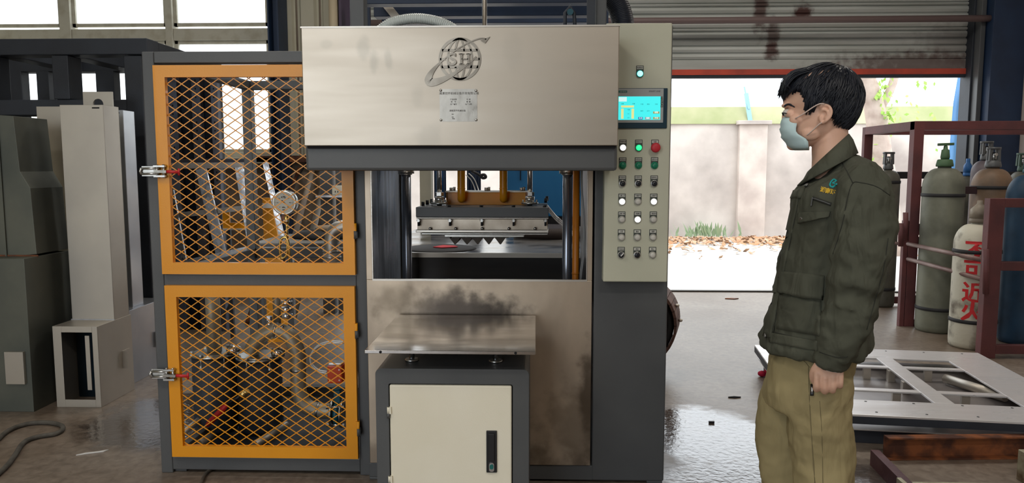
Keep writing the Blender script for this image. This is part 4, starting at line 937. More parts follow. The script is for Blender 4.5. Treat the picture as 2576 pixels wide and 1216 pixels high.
# curved off-cut sheet leaning beside it
# dark tapered chute at the frame edge
Yd = 4.25; dk = thing('tapered_chute', 'dark greenish tapered sheet chute standing at the edge of the stack', 'chute', at(20, 1020, Yd))
def XZ(u, v, Y): q = at(u, v, Y); return (q.x, q.z)
M_gd = pm('dull_green_sheet', s2l(112, 114, 104), s2l(92, 96, 90), 2.5, .45, .55, metal=.55, bump=.05)
pl = [XZ(-90, 283, Yd), XZ(33, 292, Yd), XZ(50, 432, Yd), XZ(76, 474, Yd), XZ(92, 640, Yd), XZ(-60, 655, Yd)]
MB().prism(pl, lambda a, b, d: O(a, d, b), Yd, Yd+.3).build('duct', M_gd, dk, bevel=.002)
zz1 = at(40, 645, Yd).z; xx = at(95, 640, Yd).x
MB().box(xx-.75, xx, Yd-.12, Yd+.32, .0, zz1).build('base_box', M_gd, dk, bevel=.002)
MB().box(xx-.14, xx-.03, Yd-.14, Yd-.12, .17, .36).build('bracket', M_galv, dk, bevel=.001)
MB().box(xx-.76, xx+.003, Yd-.004, Yd+.0, zz1-.006, zz1+.008).build('weld_seam', M_rust, dk)
q = at(5, 450, Yd); MB().box(q.x-.004, q.x+.004, Yd-.01, Yd, zz1, at(5, 285, Yd).z).build('fold', M_gd, dk)
# steel flange plate with a round hole, behind the chutes
Yp_ = 4.95; a = rect(209, 231, 283, 272, Yp_); fp = MB(); cx_ = at(247, 262, Yp_)
hole = [(cx_.x+.035*math.cos(R(t_)), cx_.z-.0+.035*math.sin(R(t_))) for t_ in range(0, 181, 15)]
fp.prism([(a[0], a[2]-.5), (a[0], a[3]), (a[1], a[3]), (a[1], a[2]-.5), (hole[0][0], a[2]-.5)]+hole+[(hole[-1][0], a[2]-.5)], lambda x, z, d: O(x, d, z), Yp_, Yp_+.012)
tag(fp.build('flange_plate', M_galv), 'grey steel plate with a round hole standing behind the chutes', 'plate')
# big dark welded frame of beams
bf = thing('beam_frame', 'massive black-blue welded steel frame standing behind the sheet chutes', 'frame', at(180, 700, 5.2).xy.to_3d())
Ya, Yb2 = 5.2, 6.1
def FB(name, u0, v0, u1, v1, Y, d=.16, m=None): a = rect(u0, v0, u1, v1, Y); return MB().box(a[0], a[1], Y, Y+d, a[2], a[3]).build(name, m or M_darker, bf, bevel=.006)
FB('beam', -120, 97, 370, 138, Ya); FB('beam', -120, 251, 322, 290, Ya); FB('beam', -120, 326, 322, 366, Ya); FB('beam', -120, 505, 322, 552, Ya)
xa_ = at(345, 500, Ya).x
for (u0, u1) in ((322, 366),): a = rect(u0, 140, u1, 600, Ya); MB().box(a[0], a[1], Ya, Ya+.16, 0, a[3]).build('upright', M_darker, bf, bevel=.006)
FB('upright', 132, 139, 173, 250, Ya); FB('upright', -34, 139, 12, 1000, Ya)
FB('upright', 44, 553, 88, 1000, Ya)
ztop = at(180, 97, Ya).z; zt2 = at(180, 138, Ya).z
for u in (345, 152, -12):
    x = at(u, 120, Ya).x; MB().box(x-.07, x+.07, Ya+.16, Yb2, zt2, ztop-.003).build('cross_beam', M_darker, bf, bevel=.006)
MB().box(at(-120, 110, Ya).x-1.2, at(366, 110, Ya).x, Yb2, Yb2+.14, zt2-.0, ztop).build('beam', M_darker, bf, bevel=.006)
x = at(345, 120, Ya).x
for (u0, u1) in ((92, 122), (241, 286), (322, 360), (10, 54)):
    a = rect(u0, 170, u1, 250, Yb2); MB().box(a[0], a[1], Yb2, Yb2+.1, 0, ztop-.1).build('upright', M_darker, bf, bevel=.004)
a = rect(-120, 255, 360, 285, Yb2); MB().box(a[0], a[1], Yb2, Yb2+.1, a[2]-.02, a[3]).build('beam', M_darker, bf, bevel=.004)
a = rect(180, 560, 322, 720, Yb2); MB().box(at(-100, 500, Yb2).x, at(322, 500, Yb2).x, Yb2+.04, Yb2+.07, 0, at(200, 420, Yb2).z).build('back_sheet', M_darker, bf)
# dark panel with perforated blue-grey uprights seen through the upper mesh
pr = thing('perforated_rack', 'navy panel rack with perforated blue-grey uprights seen through upper mesh', 'rack', at(480, 600, 6.3).xy.to_3d())
a = rect(415, 150, 549, 402, 6.35)
MB().box(a[0], a[1], 6.35, 6.45, 0, a[3]).build('back_panel', pm('navy_black', s2l(20, 26, 42), rough=.6), pr)
M_bg = pm('bluegrey_steel', s2l(112, 116, 130), s2l(86, 90, 104), 8, .5, metal=.3)
for u0, u1 in ((424, 446), (483, 505), (531, 548)):
    b = rect(u0, 150, u1, 402, 6.28); up_ = MB().box(b[0], b[1], 6.28, 6.34, 0, b[3]).build('upright', M_bg, pr, bevel=.003)
    h_ = MB(); zz = 1.3
    while zz < b[3]-.03: h_.box((b[0]+b[1])/2-.006, (b[0]+b[1])/2+.004, 6.277, 6.281, zz, zz+.014); zz += .07
    h_.build('hole_row', M_hole, up_, kind='stuff')
b = rect(416, 400, 640, 412, 6.25); MB().box(b[0], b[1], 6.2, 6.3, b[2], b[3]).build('cross_rail', pm('dark_bluegrey', s2l(66, 70, 84), rough=.5), pr, bevel=.003)
# leaning polished aluminium lattice
la = thing('lattice_frame', 'bare polished aluminium lattice frame leaning inside behind the upper mesh door', 'frame', at(550, 640, 5.7))
YL = 5.6
M_pol = pm('swirled_aluminium', (.78, .79, .82), (.42, .43, .46), 16, .22, .5, metal=1, bump=.5, bscale=26, lo=.42, hi=.6)
def LBAR(ua, va, ub, vb, wpx, m=None, d=.03, Y=YL): 
    p, q = at(ua, va, Y), at(ub, vb, Y); return MB().bar(p, q, wpx*Y/FPX, d, up=(0, 1, 0)).build('bar', m or M_pol, la, bevel=.002)
def LB(ua, va, ub, vb, wpx, m=None, d=.03, Y=YL):
    p, q = at(ua, va, Y), at(ub, vb, Y); return MB().bar(p, q, d, wpx*Y/FPX, up=(0, 1, 0)).build('bar', m or M_pol, la, bevel=.002)
M_dull = pm('dull_aluminium', s2l(176, 170, 164), s2l(148, 144, 140), 10, .5, metal=.4)
def LBX(ua, va, ub, vb, w, m=None, Y=YL, d=.02):
    p, q = at(ua, va, Y), at(ub, vb, Y); dirv = (q-p).normalized(); n_ = O(-dirv.z, 0, dirv.x)*(w*Y/FPX/2); yv = O(0, d/2, 0)
    vs = [p-n_-yv, p+n_-yv, p+n_+yv, p-n_+yv, q-n_-yv, q+n_-yv, q+n_+yv, q-n_+yv]
    return MB().add(vs, [(3, 2, 1, 0), (4, 5, 6, 7), (0, 1, 5, 4), (1, 2, 6, 5), (2, 3, 7, 6), (3, 0, 4, 7)]).build('bar', m or M_pol, la, bevel=.002)
LBX(418, 418, 630, 416, 15, M_dull, Y=YL+.03); LBX(506, 425, 556, 636, 27); LBX(602, 420, 634, 612, 22); LBX(448, 542, 612, 524, 13, M_dull, Y=YL+.03)
LBX(432, 478, 466, 664, 11); LBX(455, 662, 650, 618, 9, Y=YL-.03); LBX(667, 408, 710, 600, 13)
yb_ = rect(560, 532, 614, 575, 6.0)
yo = thing('yellow_bracket', 'flat yellow L-shaped panel low behind the aluminium lattice', 'panel', (yb_[0], 6.0, yb_[2]))
MB().box(yb_[0]+.02, yb_[0]+.05, 6.02, 6.05, 0, yb_[3]).build('stand', M_darker, yo); MB().box(yb_[0], yb_[0]+.055, 6.0, 6.02, yb_[2], yb_[3]).box(yb_[0]+.055, yb_[1], 6.0, 6.02, yb_[2], yb_[2]+.045).build('panel', M_orange, yo)
MB().box(yb_[0], yb_[1]+.004, 5.99, 6.03, yb_[2]-.012, yb_[2]).build('edge', M_white, yo)
q = [XZ(660, 498, 5.9), XZ(680, 498, 5.9), XZ(700, 600, 5.9), (XZ(700, 600, 5.9)[0]+.1, 0), (XZ(664, 606, 5.9)[0], 0)]
yy = tag(MB().prism(q, lambda a, b, d: O(a, d, b), 5.9, 5.93).build('yellow_sheet', M_orange), 'narrow yellow sheet standing behind the grey cabinet rear post', 'panel')
b = rect(660, 512, 687, 524, 5.88); MB().box(b[0], b[1], 5.88, 5.89, b[2], b[3]).build('white_band', M_white, yy)
# grey work table behind the cabinet, with a bag
wt = thing('work_table', 'grey-topped work table with dark edge beam behind the mesh cabinet', 'table', at(790, 680, 5.3).xy.to_3d())
zt_ = .90; a0_ = atz(640, 614, zt_); tw0 = at(560, 615, 5.05).x; tw1 = at(905, 615, 5.05).x
Mtab = pm('scratched_table_top', s2l(150, 148, 144), s2l(120, 118, 114), 9, .5, metal=.3, bump=.2)
MB().box(tw0+.2, tw1, 5.05, 5.75, zt_-.01, zt_).build('top', Mtab, wt); MB().box(tw0+.2, tw1, 5.06, 5.12, zt_-.09, zt_-.01).build('edge_beam', M_dark, wt)
MB().box(tw0+.2, tw1, 5.68, 5.74, zt_-.09, zt_-.01).build('edge_beam', M_dark, wt)
for x in (tw0+.22, tw1-.07):
    for y in (5.06, 5.69): MB().box(x, x+.05, y, y+.05, 0, zt_-.09).build('leg', M_dark, wt)
bag = []
for k, (zo, sc_) in enumerate(((0, 1), (.02, 1.05), (.045, .9), (.055, .5))):
    c = at(815, 588, 5.4); bag.append([O(c.x+.22*sc_*math.cos(2*PI*i/16)*(1+.1*math.sin(3*i)), 5.4+.14*sc_*math.sin(2*PI*i/16), zt_+zo+.001+(.008*math.sin(i*2) if k else 0)) for i in range(16)])
tag(MB().loft(bag).build('folded_cloth', M_rubber), 'crumpled black sheet lying on the work table', 'cloth')
c = at(846, 573, 5.5); tag(MB().lathe([(.13, zt_+.060), (.15, zt_+.065), (.14, zt_+.085), (.1, zt_+.088)], (c.x, 5.48, 0), n=20).build('tan_mat', pm('tan_card', s2l(156, 138, 116), rough=.8)), 'tan folded pad lying on the crumpled black sheet', 'pad')
# leaning rods and tubes against the wall behind
for k, (ua, va, ub, vb, r, m) in enumerate(((752, 425, 690, 610, .02, M_rust), (790, 410, 735, 620, .03, M_brown), (822, 430, 780, 612, .035, pm('muddy_board', s2l(96, 88, 78), rough=.8)), (770, 410, 700, 540, .008, M_black))):
    pa_, pb_ = at(ua, va, 8.42), at(ub, vb, 7.4); pc_ = pa_+(pb_-pa_)*((pa_.z-.02)/(pa_.z-pb_.z))
    tag(MB().cyl(pa_, pc_, r, 10).build('leaning_tube', m), ['rusty tube leaning nearest the pressure gauge', 'brown tube leaning at mid span behind the upper mesh', 'thick muddy tube leaning beside the socket box', 'thin black rod leaning behind the pressure gauge'][k], 'tube')
b = rect(838, 467, 861, 491, 7.0); sb = thing('socket_box', 'white socket box above a thin shelf on the dark post', 'socket', (b[0], 7.0, b[2]))
MB().box(b[0], b[1], 6.96, 7.04, b[2], b[3]).build('box', M_ivory, sb, bevel=.006)
for dx in (-.012, .012): MB().box((b[0]+b[1])/2+dx-.003, (b[0]+b[1])/2+dx+.003, 6.955, 6.962, (b[2]+b[3])/2-.02, (b[2]+b[3])/2-.004).build('socket_hole', M_hole, sb)
b2 = rect(794, 492, 862, 497, 6.9); tag(MB().box(b2[0], b2[1]+.2, 6.9, 7.085, b2[2], b2[3]).build('thin_shelf', M_alum), 'thin metal shelf below the white socket box', 'shelf')
b = rect(808, 430, 838, 600, 7.1); tag(MB().box(b[0], b[1], 7.08, 7.2, 0, 2.6).box(b[1]+.03, b[1]+.1, 7.1, 7.2, 0, 2.6).build('dark_post', M_dark), 'dark grey double post behind the thin shelf', 'post')
# ------------------------------------------------------------------ BEHIND THE PRESS, seen through the bay
YT2 = 4.62; zt3 = .885
lt_ = thing('rear_table', 'low black machine table with a glossy wet top behind the press', 'table', at(1220, 700, YT2).xy.to_3d())
X0_, X1_ = at(930, 600, YT2).x, at(1490, 600, YT2).x
M_wet = pm('wet_black_top', s2l(120, 118, 116), s2l(34, 36, 42), 3.2, .26, .12, metal=.0, bump=.35, bscale=9, lo=.42, hi=.62, spec=.8)
MB().box(X0_, X1_, YT2, 6.4, zt3-.02, zt3).build('top', M_wet, lt_); MB().box(X0_, X1_, YT2-.004, YT2+.01, zt3-.028, zt3+.002).build('bright_edge', M_steel, lt_)
MB().box(X0_+.01, X1_-.01, YT2+.02, YT2+.06, .0, zt3-.03).build('skirt', pm('black_sheet', (.012, .012, .014), (.03, .028, .026), 3, .35, bump=.3, bscale=5, stretch=(.4, 1, 3)), lt_)
MB().box(X0_+.01, X1_-.01, 6.34, 6.38, 0, zt3-.03).build('skirt', M_black, lt_)
c = atz(1115, 626, zt3); tag(MB().lathe([(.24, zt3+.001), (.22, zt3+.008), (.06, zt3+.012)], (c.x-.02, c.y, 0), n=24).build('black_mat', M_rubber), 'crumpled black mat lying on the rear table', 'mat')
tag(MB().prism([(c.x-.06, -.03), (c.x+.0, -.055), (c.x+.10, -.02), (c.x+.07, .02), (c.x-.01, .04)], lambda a, b, d: O(a, c.y+b*1.6, d), zt3+.013, zt3+.018).build('red_rag', pm('pink_red_cloth', s2l(214, 70, 80), rough=.8)), 'small pinkish-red rag on the black mat', 'cloth')
c = atz(1380, 606, zt3); tag(MB().lathe([(.26, zt3), (.27, zt3+.03), (.26, zt3+.075), (.22, zt3+.08)], (c.x, 5.75, 0), n=28).build('round_drum', pm('dark_drum', s2l(60, 50, 46), rough=.6)), 'round dark drum lying on the rear table', 'drum')
# blue machine housing, cream post, blue motor
bm_ = rect(1272, 380, 1418, 545, 6.9)
bh = thing('blue_housing', 'bright blue painted machine housing seen through the press bay', 'machine', (bm_[0], 6.9, 0))
MB().box(bm_[0], bm_[1]+.25, 6.9, 7.6, bm_[2], 2.1).build('panel', M_blue, bh, bevel=.01); MB().box(bm_[0], bm_[1]+.25, 6.95, 7.55, 0, bm_[2]).build('base', M_black, bh)
MB().box(at(1308, 450, 6.88).x, at(1310, 450, 6.88).x, 6.885, 6.9, 1.3, 2.0).build('seam', M_hole, bh)
mo = thing('blue_motor', 'dark blue finned motor standing beyond the orange feed pipes', 'motor', at(1150, 520, 6.3))
for u0, u1 in ((1088, 1118), (1172, 1207)):
    a = rect(u0, 400, u1, 480, 6.2); cxx = (a[0]+a[1])/2; rr_ = (a[1]-a[0])/2
    MB().cyl((cxx, 6.3, 1.12), (cxx, 6.3, 1.62), rr_*.88, 20).build('body', M_navy if u0 > 1100 else pm('mid_blue', s2l(30, 74, 120), rough=.5), mo)
    for k in range(10): an = 2*PI*k/10; MB().bar((cxx+math.cos(an)*rr_*.95, 6.3+math.sin(an)*rr_*.95, 1.16), (cxx+math.cos(an)*rr_*.95, 6.3+math.sin(an)*rr_*.95, 1.6), .008, .008).build('fin', M_navy, mo)
a = rect(1085, 478, 1210, 500, 6.2); MB().box(a[0], a[1], 6.15, 6.45, .885, 1.12).build('base', M_navy, mo, bevel=.004)
a = rect(1056, 400, 1084, 540, 6.6); tag(MB().box(a[0], a[1], 6.6, 6.75, 0, 2.2).build('cream_post', M_wallp), 'pale cream post seen through the press bay beside the guide column', 'post')
P = [at(1186, 430, 6.0), at(1206, 440, 6.0), at(1214, 448, 6.0), at(1222, 446, 6.0), at(1218, 440, 6.0), at(1208, 442, 6.0)]
MB().tube(spline(P, 4), .012, 8).build('lifting_hook', M_black, mo)
P = [at(1172, 440, 5.2), at(1186, 455, 5.2), at(1196, 480, 5.2), at(1200, 500, 5.0), at(1210, 560, 4.9)]
for k in range(2): MB().tube(spline([p+O(.02*k, 0, .01*k) for p in P], 4), .004, 6).build('cable', M_white, mo)
P = [at(1375, 525, 5.2), at(1395, 550, 5.2), at(1412, 566, 5.2), atz(1446, 600, .90)]
cbn = thing('cable_bundle', 'bundle of pale cables sagging behind the platen corner', 'cables', P[0])
for k in range(3): MB().tube(spline([p+O(0, .0, .014*k) for p in P], 4), .006, 6).build('cable', M_alum, cbn)
# rusty slatted roll behind the column
rl = thing('rusty_roll', 'rusty brown curled slatted sheet roll beside the grey column', 'roll', at(1680, 920, 5.0).xy.to_3d())
cz = (at(1690, 705, 5.0).z+at(1690, 920, 5.0).z)/2; rr_ = (at(1690, 705, 5.0).z-at(1690, 920, 5.0).z)/2; cxx = at(1722, 810, 5.0).x-rr_-.02
M_roll = pm('rust_brown_sheet', s2l(124, 92, 80), s2l(88, 64, 58), 8, .65, metal=.2, bump=.3)
for k in range(-14, 7):
    a0_, a1_ = k*PI/18, (k+1)*PI/18-.012; vs = []
    for a in (a0_, a1_):
        for rr2_ in (rr_, rr_-.018):
            for (y, sh2) in ((4.9, -.05), (5.2, .03)): vs.append(O(cxx+math.cos(a)*rr2_+sh2*1.0, y, cz+math.sin(a)*rr2_))
    MB().add(vs, [(0, 1, 5, 4), (2, 6, 7, 3), (0, 2, 3, 1), (4, 5, 7, 6), (0, 4, 6, 2), (1, 3, 7, 5)]).build('slat', M_roll, rl)
MB().tube([O(cxx-.05+math.cos(t_)*(rr_-.03), 4.98, cz+math.sin(t_)*(rr_-.03)) for t_ in [i*PI/12-2.4 for i in range(20)]], .03, 8).build('inner_band', M_rubber, rl)
for t_ in (.05, .4): MB().ball(O(cxx-.01+math.cos(t_)*(rr_+.006), 5.02, cz+math.sin(t_)*(rr_+.006)), (.016, .02, .012), 8, 6).build('clip', M_galv, rl)
MB().box(cxx-.1, cxx+.06, 4.9, 5.2, 0, cz-rr_+.02).build('stand', M_black, rl)

# ------------------------------------------------------------------ RIGHT: gas cylinders in their rack
def gas_bottle(label, u0, u1, vneck, vbase, m, Y=None, cap='tee', capm=None, bands=(), hclip=None, shoulder=None, group='gas cylinders in the rack', foot_out=False):
    Y = Y or atz((u0+u1)/2, vbase, 0).y
    um = (u0+u1)/2; vm = (vneck+vbase)/2 if vbase < 1300 else 700
    c = at(um, vm, Y); r = (at(u1, vm, Y).x-at(u0, vm, Y).x)/2; h = at(um, vneck, Y).z
    t_ = thing('gas_cylinder', label, 'gas cylinder', (c.x, Y, 0), group=group)
    prof = [(r*.90, 0), (r*.98, .02), (r, .05)]
    hs = h-r*1.15
    for k in range(9): a = k/8*PI/2; prof.append((r*.32+(r*.68)*math.cos(a), hs+r*1.0*math.sin(a)))
    prof += [(r*.32, h-.0)]
    MB().lathe(prof, (c.x, Y, 0), n=32).build('body', m, t_)
    cm = capm or M_dark
    MB().lathe([(r*.40, h-.012), (r*.42, h), (r*.36, h+.045), (r*.30, h+.05)], (c.x, Y, 0), n=18).build('collar', cm, t_)
    if cap == 'tee':
        MB().lathe([(.032, h+.05), (.036, h+.07), (.03, h+.13), (.018, h+.135), (.014, h+.165)], (c.x, Y, 0), n=14).build('valve', cm, t_)
        MB().bar((c.x-.065, Y, h+.175), (c.x+.065, Y, h+.18), .03, .022).cyl((c.x, Y, h+.15), (c.x, Y, h+.18), .012, 8).build('hand_wheel', cm, t_, bevel=.006)
    elif cap == 'open':
        for a in range(4):
            an = a*PI/2+.5; MB().bar((c.x+math.cos(an)*.05, Y+math.sin(an)*.05, h+.04), (c.x+math.cos(an)*.045, Y+math.sin(an)*.045, h+.15), .02, .02).build('guard', cm, t_)
        MB().lathe([(.056, h+.145), (.056, h+.165)], (c.x, Y, 0), n=16).build('guard_ring', cm, t_)
        MB().lathe([(.02, h+.04), (.024, h+.09), (.014, h+.12)], (c.x, Y, 0), n=10).cyl((c.x, Y-.045, h+.10), (c.x, Y, h+.10), .014, 8).build('valve', M_zinc, t_)
    else:
        MB().lathe([(r*.40, h+.02), (r*.38, h+.09), (r*.2, h+.12), (.02, h+.135), (.018, h+.16)], (c.x, Y, 0), n=18).build('cap', cm, t_)
    for vb, drop in bands:
        z = at(um, vb, Y).z
        MB().lathe([(r*1.0, z-.028), (r*1.035, z-.026), (r*1.035, z+.0), (r*1.0, z+.002)], (c.x, Y, 0), n=32).build('rubber_ring', M_rubber, t_)
    return t_, c, r, Y, h
def gm(name, a, b, st=(), met=.1, rough=.5): return pm(name, s2l(*a), s2l(*b), 5, rough, rough+.12, metal=met, bump=.25, bscale=25, lo=.35, hi=.7, detail=8, stains=st)
M_gg = gm('worn_grey_green', (132, 134, 118), (98, 100, 88)); M_go = gm('worn_olive', (112, 110, 98), (74, 74, 66)); M_gb = gm('worn_blue', (52, 92, 122), (28, 58, 86)); M_gbr = gm('worn_brown', (136, 108, 84), (96, 84, 72)); M_gp = gm('worn_plum', (118, 108, 112), (86, 78, 84))
M_grn = pm('green_collar', s2l(74, 104, 72), rough=.6); M_bcap = pm('blue_cap', s2l(44, 100, 160), rough=.5)
gas_bottle('worn grey-green gas cylinder with green collar and T-handle valve', 2316, 2413, 416, 832, M_gg, capm=M_grn, bands=((487, 0), (770, 0)))
gas_bottle('olive-grey gas cylinder outside the rack behind the person\'s back', 2196, 2255, 424, 770, M_go, cap='open', capm=M_dark, bands=((455, 0), (722, 0)))
YWh = None
wc = gas_bottle('chipped white gas cylinder with red stencilled characters', 2399, 2506, 556, 872, pm('chipped_white', s2l(208, 204, 186), s2l(120, 112, 98), 7, .55, .7, bump=.4, bscale=30, lo=.52, hi=.72, detail=9), cap='none', capm=gm('dull_steel', (150, 140, 124), (96, 88, 80)), bands=((627, 0), (800, 0)))
t_, c_, r_, Y_w, h_ = wc
M_sten = pm('red_stencil', s2l(214, 40, 44), rough=.6)
for ch, v in (('不', 636), ('可', 684), ('近', 742), ('火', 790)):
    z = at(2450, v, Y_w-r_).z
    o = text('stencil', ch, .165, M_sten, (0, 0, 0), None, ext=0, bold=.0045); par_off = .02
    me = o.data; bm = bmesh.new(); bm.from_mesh(me); bmesh.ops.triangulate(bm, faces=bm.faces)
    for _ in range(2): bmesh.ops.subdivide_edges(bm, edges=[e for e in bm.edges if e.calc_length() > .03], cuts=1)
    for vv in bm.verts:
        a = -PI/2-.56+(vv.co.x)/r_; vv.co = O(c_.x+math.cos(a)*(r_+.0015), Y_w+math.sin(a)*(r_+.0015), z+vv.co.z)
    bm.to_mesh(me); bm.free(); par(o, t_)
gas_bottle('brown-shouldered gas cylinder standing behind the white one', 2438, 2530, 418, 850, M_gbr, Y=6.75, cap='open', capm=M_dark, bands=((468, 0),))
gas_bottle('dark blue gas cylinder beyond the brown-shouldered one, its cap blue', 2398, 2448, 440, 790, M_go, Y=7.55, cap='cap', capm=M_bcap)
gas_bottle('plum-grey gas cylinder with open valve guard behind the brown one', 2436, 2500, 400, 790, M_gp, Y=7.2, cap='open', capm=M_dark)
gas_bottle('gas cylinder with a dull green guard against the steel column', 2532, 2586, 428, 790, M_go, Y=7.5, cap='open', capm=pm('dull_green', s2l(60, 84, 70), rough=.6))
gas_bottle('deep blue gas cylinder at the edge of the picture', 2528, 2640, 432, 878, gm('worn_navy', (34, 66, 92), (20, 42, 62)), Y=6.1, cap='cap', capm=gm('teal_cap', (40, 104, 116), (26, 70, 86)))
# rack
rk = thing('cylinder_rack', 'maroon-painted steel rack holding the gas cylinders, its gate open', 'rack', at(2400, 820, 6.8).xy.to_3d())
YR = 6.67; YR2 = 7.72
M_m = M_maroon; b_ = .085
pxr = at(2300, 560, YR).x; zrt = at(2310, 305, YR).z
def RB(name, p, q, a, b=None): return MB().bar(p, q, a, b or a, up=(0, 0, 1)).build(name, M_m, rk, bevel=.003)
XRR = 5.11
MB().box(pxr-.04, pxr+.045, YR, YR+.085, 0, zrt).build('post', M_m, rk, bevel=.003)
MB().box(pxr-.085, pxr-.045, YR+.0, YR+.05, 0, .95).build('gate_post', M_m, rk, bevel=.003)
MB().box(pxr-.04, pxr+.045, YR2-.06, YR2, 0, zrt).build('post', M_m, rk, bevel=.003)
MB().box(pxr-.04, XRR, YR+.001, YR+.08, zrt-.075, zrt+.001).build('top_rail', M_m, rk, bevel=.003)
MB().box(pxr-.04, pxr+.045, YR+.08, YR2-.05, zrt-.075, zrt+.001).build('top_rail', M_m, rk, bevel=.003)
MB().box(pxr, XRR, YR2-.06, YR2, zrt-.075, zrt).build('top_rail', M_m, rk, bevel=.003)
for v in (441, 582, 754):
    z = at(2330, v, YR2).z; MB().box(pxr, XRR, YR2-.05, YR2-.01, z-.035, z+.035).build('rear_rail', M_m if v > 500 else M_black, rk, bevel=.002)
for v in (478, 572, 605, 752, 812):
    z = at(2330, v, YR+.05).z; MB().box(pxr+.045, pxr+.20 if v > 500 else XRR, YR+.03, YR+.07, z-.035, z+.03).build('front_rail', pm('dark_maroon', s2l(56, 36, 40), rough=.6), rk, bevel=.002)
# gate, swung open towards the hall
YG = 5.55; g0 = at(2496, 700, YG).x; zg = at(2510, 500, YG).z
MB().box(g0-.05, g0+.06, YG, YG+.07, 0, zg).build('gate_post', M_m, rk, bevel=.003)
MB().box(g0+.06, g0+.75, YG, YG+.07, zg-.065, zg).build('gate_rail', M_m, rk, bevel=.003)
for v in (670, 880):
    z = at(2540, v, YG).z; MB().box(g0+.06, g0+.75, YG, YG+.06, z-.035, z+.03).build('gate_rail', M_m, rk, bevel=.003)
M_rod = pm('worn_rod', s2l(150, 128, 122), s2l(110, 84, 80), 6, .5, metal=.3)
for (va, vb) in ((614, 656), (652, 705)):
    p = at(2284, va, YR-.03); q = at(2478, vb, YG+.05); MB().tube([p, q], .018, 10).build('link_rod', M_rod, rk)
for u, va, vb, Y in ((2278, 535, 605, YR-.05), (2266, 562, 620, YR-.08), (2480, 628, 740, YG-.03)):
    MB().cyl(at(u, va, Y), at(u, vb, Y), .022, 10).build('hinge_barrel', M_m, rk)
for va, vb in ((567, 573), (600, 615)):
    MB().tube([at(2190, va, YR+.2), at(2268, vb, YR-.03)], .014, 8).build('link_rod', M_rod, rk)

# ------------------------------------------------------------------ big floor frame of white sheet steel
zf = .17; zl = .085; ang = -7.0
pb = atz(2460, 888, zf); pfr = atz(2140, 1043, zf)
FM = Matrix.Translation((pb.x, pb.y, 0)) @ Matrix.Rotation(R(ang), 4, 'Z'); FI = FM.inverted()
def FL(u, v, z=zf): q = FI @ atz(u, v, z); return q
ff = thing('floor_frame', 'large flat steel frame with cross bars lying raised on the wet floor', 'frame', (pb.x, pb.y, 0))
M_fr = pm('ground_white_steel', (.80, .79, .80), (.72, .70, .70), 2.2, .25, .38, metal=.3, bump=.08, bscale=12, stretch=(1, 6, 1))
D = abs(FL(2300, 1050).y); Wd = -FL(2020, 1040).x
def FBX(name, x0, x1, y0, y1, z0, z1, m=M_fr, bv=.002): return MB().box(x0, x1, y0, y1, z0, z1, mat=FM).build(name, m, ff, bevel=bv)
yi0 = FL(2300, 1012).y; yi1 = FL(2300, 905).y; xi1 = FL(2480, 965).x
FBX('rim', -Wd, 0, yi1, 0, zf-.012, zf); FBX('rim', -Wd, 0, -D, yi0, zf-.012, zf); FBX('rim', xi1, 0, yi0, yi1, zf-.012, zf); FBX('rim', -Wd, -Wd+.25, yi0, yi1, zf-.012, zf)
for u, v in ((2300, 925), (2300, 984)):
    y = FL(u, v).y; FBX('cross_bar', -Wd+.25, xi1, y-.025, y+.025, zf-.012, zf-.001)
    for k in range(3):
        x = xi1-.2-.36*k; FBX('support_leg', x-.022, x+.022, y-.012, y+.012, zl, zf-.012, M_galv, .001)
xb = (FL(2262, 930).x+FL(2335, 985).x)/2
FBX('long_bar', xb-.05, xb+.05, yi0, yi1, zf-.011, zf+.001)
for y in (yi1-.25, yi1-.5): FBX('support_leg', xb-.06, xb-.02, y-.02, y+.02, zl, zf-.012, M_galv, .001)
FBX('tray_floor', -Wd+.02, -.02, -D+.02, -.02, zl-.006, zl, pm('grey_sheet', s2l(170, 166, 164), s2l(140, 134, 134), 3, .32, metal=.5, bump=.1, bscale=8))
for q in ((-Wd, 0, -D, -D+.01), (-Wd, 0, -.01, 0), (-.01, 0, -D, 0), (-Wd, -Wd+.01, -D, 0)): FBX('side_plate', *q, zf-.05, zf-.012, M_darker, 0)
for y in (-.15, -D+.12): FBX('bearer', -Wd+.05, -.06, y-.06, y+.06, 0, zl-.006, M_darker)
sc_m = MB()
for k in range(5):
    for y in (-D+.05, yi0-.03, -.05): sc_m.lathe([(.007, zf), (.006, zf+.002)], FM @ O(-.12-.24*k, y, 0)-O(0, 0, 0), n=8)
sc_m.build('screw_heads', M_dark, ff, kind='stuff')
a = atz(2378, 953, .12); b = atz(2530, 1000, .12)
ptb = MB().tube([a, b], .028, 20, caps=True).cyl(a+(b-a).normalized()*.05-O(.004, .029, -.005), a+(b-a).normalized()*.05+O(.002, 0, 0), .006, 8)
tag(ptb.build('loose_tube', M_galv), 'loose grey steel tube lying inside the floor frame', 'tube')
